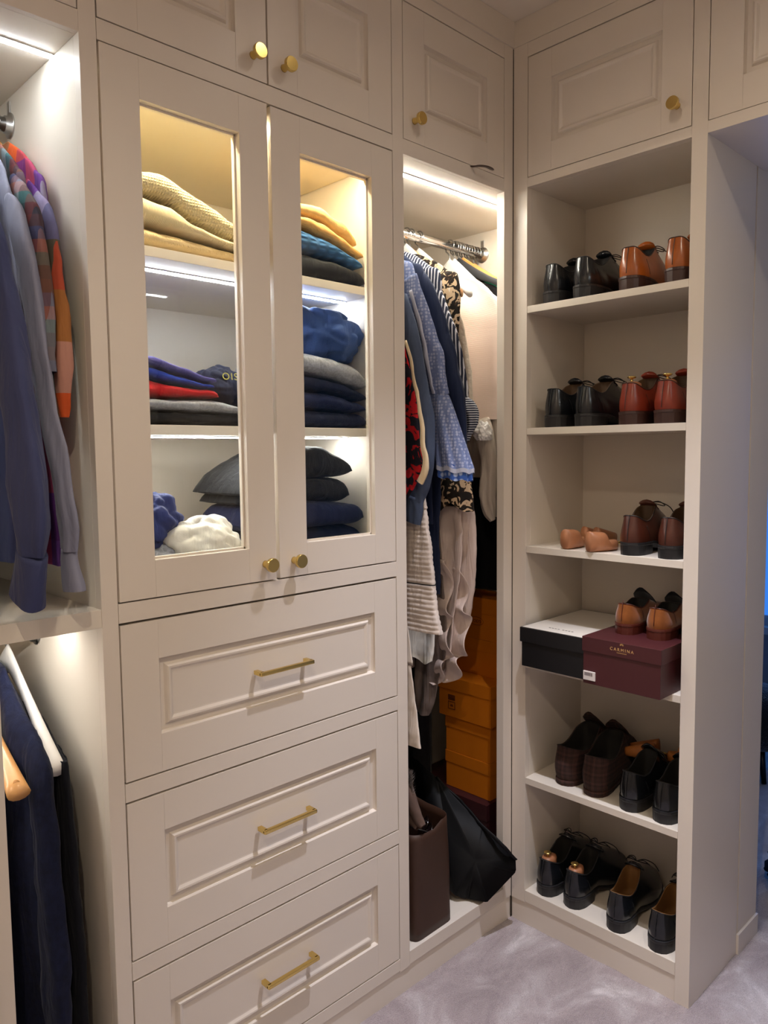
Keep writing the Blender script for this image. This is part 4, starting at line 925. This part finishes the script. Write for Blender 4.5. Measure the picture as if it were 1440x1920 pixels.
# burgundy box
t, l = shoe_box('burgundy shoe box with gold lettering at the front of the fourth shelf', (-.066, -.4755, z4), (.262, -.2655, z4+.1205), BUR, BUR, .037, .0025)
lx, ly, lz = t.location
RX = (PI/2, 0, -PI/2)
text_mesh('lettering', 'CARMINA', .0108, GOLD, l, (-.0662-lx, -.3745-ly, z4+.0990-lz), RX, 1.0, 1.45, .0002)
text_mesh('lettering', 'SHOEMAKER', .0034, GOLD, l, (-.0662-lx, -.3745-ly, z4+.0935-lz), RX, 1.1, 1.3, .0002)
mb = MB()
for k in range(5):   # small fan emblem
    an = math.radians(25+k*32.5); c = (.0046*cos(an), .0038*sin(an))
    vs = [(-.0665-lx, -.3745-ly+c[0]*.8+.0017*cos(w), z4+.1143-lz+c[1]*.7+.0021*sin(w)) for w in [2*PI*i/10 for i in range(10)]]; mb.raw(vs, [tuple(range(10))])
mb.build('emblem', GOLD, l)
sb = MB(); sb.box((-.0672-lx, -.3035-ly, z4+.010-lz), (-.0637-lx, -.270-ly, z4+.033-lz), .0008); s = sb.build('sticker', STK, t)
sb = MB(); random.seed(4); yy = -.2735
while yy > -.2960:
    wd = random.choice((.0004, .0007, .0011)); sb.box((-.0676-lx, yy-wd-ly, z4+.0215-lz), (-.0671-lx, yy-ly, z4+.0298-lz)); yy -= wd+random.choice((.0004, .0007))
sb.build('barcode', mat('barcode_ink', C3('#6a5a58'), .6), s)
# black slippers behind suede pair
for yy, lab, mm in ((-.345, 'black suede slipper standing behind the left tan loafer', False), (-.44, 'black suede slipper standing behind the right tan loafer', True)):
    pass
# orange stack
SX, SY = .033, .103
lev = [.300, .416, .530, .658]
t, l = shoe_box('dark burgundy boot box on the floor of the middle bay under the orange stack', (.004, .094, ZBASE), (.212, .42, .300), BURD, BURD, .05)
OS = 'orange shoe boxes in the middle bay'
lab = ['orange shoe box directly on the dark burgundy box', 'orange shoe box second from the bottom of the orange stack', 'widest orange shoe box with a dark label, in the middle of the stack']
for i in range(3):
    w = .0 if i < 2 else .010
    t, l = shoe_box(lab[i], (SX-w, SY-w, lev[i]+.0004), (.205, .282+w*2, lev[i+1]-.0002), ORG, ORG, .040 if i == 2 else .037)
    if i == 2:
        lx, ly, lz = t.location
        for zz, hh, nm in ((.585, .018, 'label'), (.556, .024, 'label')):
            mb = MB(); y0 = .262
            if hh < .02:
                for k in range(4): mb.box((SX-w+.0012-lx, y0-.028-ly, zz+k*.0045-lz), (SX-w+.0019-lx, y0-ly, zz+k*.0045+.0028-lz))
            else:
                for (u0, u1, v0, v1) in ((0, .028, 0, .0015), (0, .028, .0225, .024), (0, .0015, 0, .024), (.0265, .028, 0, .024), (.008, .020, .009, .011), (.009, .018, .013, .0145)): mb.box((SX-w+.0012-lx, y0-.028+u0-ly, zz+v0-lz), (SX-w+.0019-lx, y0-.028+u1-ly, zz+v1-lz))
            mb.build(nm, BRNP, t)
t, l = shoe_box('orange shoe box set back on top of the widest one', (.098, .095, .6583), (.214, .40, .772), ORG, ORG, .036)
t, l = shoe_box('topmost orange shoe box with an oval emblem', (.098, .095, .7724), (.214, .40, .905), ORG, ORG, .05)
lx, ly, lz = t.location; e = at(893, 1164, 0, .0995)
mb = MB()
for rr_ in ((.029, .0135, .0012),):
    o1 = [(.0990-lx, e.y-ly+rr_[0]*cos(a), e.z-lz+rr_[1]*sin(a)) for a in [2*PI*k/40 for k in range(40)]]; o2 = [(.0990-lx, e.y-ly+(rr_[0]-rr_[2])*cos(a), e.z-lz+(rr_[1]-rr_[2])*sin(a)) for a in [2*PI*k/40 for k in range(40)]]
    mb.raw(o1+o2, [(k, (k+1) % 40, 40+(k+1) % 40, 40+k) for k in range(40)])
mb.build('emblem', BRNP, t); text_mesh('lettering', "TOD'S", .0135, BRNP, t, (.0990-lx, e.y-ly, e.z-.0048-lz), RX, 1, 1.05, .0002)
# ================================================================ paper bags
BAGB = mat('paper_brown', C3("#3a2214"), .55, var=(6, .08)); BAGI = mat('paper_brown_inside', C3('#1c120e'), .8)
def bag_brown():
    t = thing('paper_bag', (-.32, .10, ZBASE), 'tall brown paper bag open at the top with shoes and sunglasses inside', 'bag')
    W = [(-.398, .012), (-.249, .006), (-.243, .20), (-.398, .20)]; rings = []
    for i in range(14):
        u = i/13; z = ZBASE+.001+.292*u; r = []
        for j in range(48):
            a = 2*PI*j/48; c, s = cos(a), sin(a); e = .22+.25*u**2
            X = -.3225+.0755*math.copysign(abs(c)**e, c)+.0*u; Y = .106+.096*math.copysign(abs(s)**e, s)
            r.append((X+.0015*fbm(X, Y, z, 9), Y+.002*fbm(Y, z, X, 9), z+(-.012 if c < 0 and s < 0 else .003)*u*u+.03*u**3*max(0, s)))
        rings.append(r)
    inner = [[(-.3225+(p[0]+.3225)*.985, .106+(p[1]-.106)*.985, p[2]) for p in r] for r in reversed(rings[3:])]
    vs, fs = loft(rings+inner, True, True); mesh('bag_body', vs, fs, BAGB, t, True, t.location)
    for p in t.children[0].data.polygons: p.use_smooth = True
    return t
bag_brown()
# contents poking from the brown bag
sg = thing('sunglasses', (-.285, .07, .345), 'dark sunglasses lying in the mouth of the brown bag', 'sunglasses', None, .5); sg.rotation_euler = (.35, .2, .9)
DG = mat('dark_acetate', C3('#150c0a'), .12, coat=.5)
for s_ in (-1, 1):
    ring = [(s_*.034+.026*cos(a), .0, .022*sin(a)) for a in [2*PI*k/28 for k in range(29)]]
    vs, fs = loft(tube(ring, .0028, 8)); mesh('rim', vs, fs, DG, sg, True)
    vs, fs = loft([[(s_*.034+.025*cos(a), y_, .021*sin(a)) for a in [2*PI*k/28 for k in range(28)]] for y_ in (-.0008, .0008)]); mesh('lens', vs, fs, mat('dark_lens', (.02, .012, .015), .05, spec=.8), sg)
    vs, fs = loft(tube(smoothpath([(s_*.060, 0, .004), (s_*.062, .05, .004), (s_*.060, .11, -.002), (s_*.056, .14, -.02)], 14), .0022, 8)); mesh('temple', vs, fs, DG, sg, True)
vs, fs = loft(tube([(-.009, 0, .004), (0, -.001, .007), (.009, 0, .004)], .0022, 8)); mesh('bridge', vs, fs, DG, sg, True)
FUR = mat('fur_taupe', C3('#66564c'), .95, sheen=.5, var=(90, .4), bump=(300, 1, .003))
g = thing('glove', (-.375, .05, .37), 'taupe fur-trimmed suede glove sticking out of the brown bag', 'glove')
sleeve('hand', [at(a, b, 0, -.368) for a, b in [(758, 1470), (768, 1495), (778, 1520), (786, 1540), (792, 1550)]], [.022, .021, .018, .015, .009], mat('suede_taupe', C3('#5e4a40'), .95, var=(30, .2)), g, g.location, .7, .1, 3, 1)
sleeve('finger', [at(a, b, 0, -.372) for a, b in [(760, 1520), (772, 1540), (782, 1552)]], [.012, .011, .008], mat('suede_taupe', C3('#5e4a40'), .95), g, g.location, .8, .1, 3, 1)
random.seed(9); V, F = [], []
for k in range(260):
    a = random.random()*2*PI; b = at(764+random.random()*9, 1452+random.random()*42, 0, -.372); d = Vector((cos(a)*.006, sin(a)*.010-.004, .010+random.random()*.010))
    i = len(V); V += [b+Vector((.0008, 0, 0)), b-Vector((.0008, 0, 0)), b+Vector((0, .001, 0)), b+d]; F += [(i, i+1, i+3), (i+1, i+2, i+3), (i+2, i, i+3)]
q = mesh('fur_cuff', V, F, FUR, g, False, g.location); q['kind'] = 'stuff'
# black tote leaning out of the bay
BT = mat('nylon_black', C3('#08080a'), .6, spec=.25, bump=(30, .2, .004))
def tote():
    t = thing('tote_bag', (-.12, .06, ZBASE), 'black tote bag slumped diagonally and spilling over the front of the middle bay', 'bag')
    A = at(969, 1612, 1, -.058); B = at(970, 1636, 1, -.060); Cc = at(914, 1695, 1, -.030); Dd = at(877, 1696, 1, .035); Ee = at(852, 1680, 1, .055)
    T0 = at(818, 1456, 1, .20); T1 = at(905, 1548, 1, .03)
    Cc.z = max(Cc.z, .1035); Dd.z = max(Dd.z, .1005); Ee.z = max(Ee.z, .1005)
    W = Vector((.02, .13, .02))
    face = [T0, T1, A, B, Cc, Dd, Ee, at(835, 1560, 1, .12)]
    back = [p+Vector((.012, .12, .035)) for p in face]
    for p in back: p.x = min(p.x, -.0+.0); p.z = max(p.z, .101)
    back[2].x = min(back[2].x, -.03); 
    for i in (2, 3, 4):                     # rear corners pass left of the wardrobe stile
        back[i].x = min(back[i].x, -.055); back[i].y = max(back[i].y, .03)
    bm = bmesh.new(); F_ = [bm.verts.new(p) for p in face]; K_ = [bm.verts.new(p) for p in back]
    c0 = bm.verts.new(sum(face, Vector())/8+Vector((-.010, -.006, 0))); c1 = bm.verts.new(sum(back, Vector())/8)
    for i in range(8):
        j = (i+1) % 8; bm.faces.new((F_[i], F_[j], c0)); bm.faces.new((K_[j], K_[i], c1)); bm.faces.new((F_[i], K_[i], K_[j], F_[j]))
    bmesh.ops.recalc_face_normals(bm, faces=bm.faces); bmesh.ops.bevel(bm, geom=bm.edges[:], offset=.004, segments=2, affect='EDGES')
    bmesh.ops.translate(bm, verts=bm.verts, vec=-t.location); me = bpy.data.meshes.new('bag_body'); bm.to_mesh(me); bm.free(); link('bag_body', me, BT, t, True)
    # rolled opening and strap
    sleeve('opening', [T0+Vector((0, 0, .0)), at(850, 1490, 1, .15), at(880, 1522, 1, .08), T1, at(940, 1583, 1, -.03), A], [.006, .007, .007, .006, .006, .005], BT, t, t.location, .6, .1, 3, 0, n=12)
tote()
# dark leather strap caught under the narrow cupboard door
STR = mat('leather_strap', C3('#3a2218'), .4)
t = thing('strap', (-.15, -.01, 2.09), 'dark leather strap end poking out under the narrow cupboard door', 'strap')
pts = [Vector((-.183, .012, 2.0872)), at(888, 312, 1, -.006), at(900, 311, 1, -.018), at(914, 313, 1, -.022), at(925, 319, 1, -.020)]
vs, fs = loft(tube(smoothpath([tuple(p) for p in pts], 16), [.0035, .004, .0045, .005, .005, .005, .0055, .006, .006, .006, .006, .006, .006, .006, .005, .003], 10, .35, flatdir=(0, 0, 1)))
mesh('strap_end', [tuple(v) for v in vs], fs, STR, t, True, t.location)
# ================================================================ bedroom beyond the doorway
BW_ = mat('bedroom_wall', (.30, .32, .38), .9)
struct('wall_bedroom_side', (.43, .95, -.02), (2.85, 1.0, ZC), BW_); struct('wall_bedroom_end', (2.8, -2.42, -.02), (2.85, 1.0, ZC), BW_)
wn = struct('window_1', (2.76, -1.1, .36), (2.80, .62, 1.98), mat('window_frame', (.5, .55, .62), .5))
SKYB = mat('dusk_pane', (.1, .3, .8), .5, emit=((.04, .22, .80), .9)); SKYL = mat('dusk_pane_bright', (.1, .3, .8), .5, emit=((.16, .55, 1.0), 1.6))
for i, (ya, yb) in enumerate(((.305, .385), (.0, .29), (-.31, -.015), (-.62, -.325), (-.93, -.635))):
    box('pane', (2.752, ya, .42), (2.759, yb, 1.86), SKYB if i else SKYL, wn)
box('sill', (2.70, -1.15, .32), (2.80, .66, .36), mat('sill', (.6, .62, .65), .5), wn)
bl = bpy.data.lights.new('window_light', 'AREA'); bl.energy = 13; bl.color = (.06, .32, 1.0); bl.shape = 'RECTANGLE'; bl.size = 1.6; bl.size_y = 1.5
bo = bpy.data.objects.new('window_light', bl); COL.objects.link(bo); bo.location = (2.68, -.25, 1.1); bo.rotation_euler = (0, PI/2, 0)
FB = mat('faux_fur_black', C3('#0c0a0a'), .95, sheen=.4, bump=(160, 1, .006))
s = thing('stool', (1.55, -.09, 0), 'round black furry stool in the blue-lit bedroom beyond the doorway', 'stool')
rings = []
for i in range(22):
    th = PI*(i+.5)/22; rings.append([(.20*sin(th)**.7*cos(a)*(1+.05*fbm(cos(a), sin(a), th, 4)), .20*sin(th)**.7*sin(a), .235+.13*cos(th)+.01*fbm(cos(a), sin(a), th*3, 5)) for a in [2*PI*k/36 for k in range(36)]])
vs, fs = loft(rings); mesh('seat', vs, fs, FB, s, True)
for k in range(4):
    a = PI/4+k*PI/2; vs, fs = loft(tube([(.12*cos(a), .12*sin(a), .13), (.15*cos(a), .15*sin(a), .0)], [.014, .010], 10)); mesh('leg', vs, fs, DKH, s, True)
b = heap('bag', 'black bag on the carpet just through the doorway', (.72, -.62, 0), (.16, .15, .075), BT, 'bag', 4.4, .25)
# ================================================================ opposite wardrobe, seen in the glass
fwd = thing('open_wardrobe', (0, 0, 0), 'lit open wardrobe on the opposite wall, seen only as a reflection in the glazed door', 'wardrobe')
box('side_panel', (-.80, -2.28, .0), (-.782, -1.722, 2.05), PAINT, fwd); box('side_panel', (-.03, -2.28, .0), (-.001, -1.722, 2.05), PAINT, fwd)
box('top_panel', (-.78, -2.28, 2.05), (-.03, -1.722, 2.068), PAINT, fwd); box('base_panel', (-.78, -2.28, .06), (-.03, -1.722, .095), PAINT, fwd)
box('back_panel', (-.80, -2.30, .0), (-.001, -2.281, 2.068), PAINT, fwd)
mb = MB(); mb.box((-.77, -1.812, 2.044), (-.04, -1.80, 2.0495)); mb.build('light_strip', led('led_far', LED_COOL, 60), fwd)
vs, fs = loft(tube([(-.78, -1.98, 1.975), (-.03, -1.98, 1.975)], .0135, 16, flatdir=(0, 0, 1))); mesh('hanging_rail', vs, fs, CHROME, fwd, True)
for k in range(9):
    x = -.10-.07*k; q = thing('shirt', (x, -1.98, 1.87), 'white shirt on the rail of the opposite wardrobe reflected in the glass', 'shirt', 'white shirts in the opposite wardrobe')
    rings = []
    for i in range(14):
        u = i/13; hwid = .04+.14*min(1, u*5)**.7; rings.append([((.010+.010*u)*sin(a)+.005*sin(6*cos(a)+k), hwid*cos(a), .02-.75*u) for a in [2*PI*j/28 for j in range(28)]])
    vs, fs = loft(rings); mesh('body', vs, fs, C_WHITE, q, True)
    vs, fs = loft(tube([(0, 0, .02), (0, 0, .088), (0, .016, .10), (0, .006, .122), (0, -.010, .120)], .0016, 6)); mesh('hook', vs, fs, CHROME, q, True)
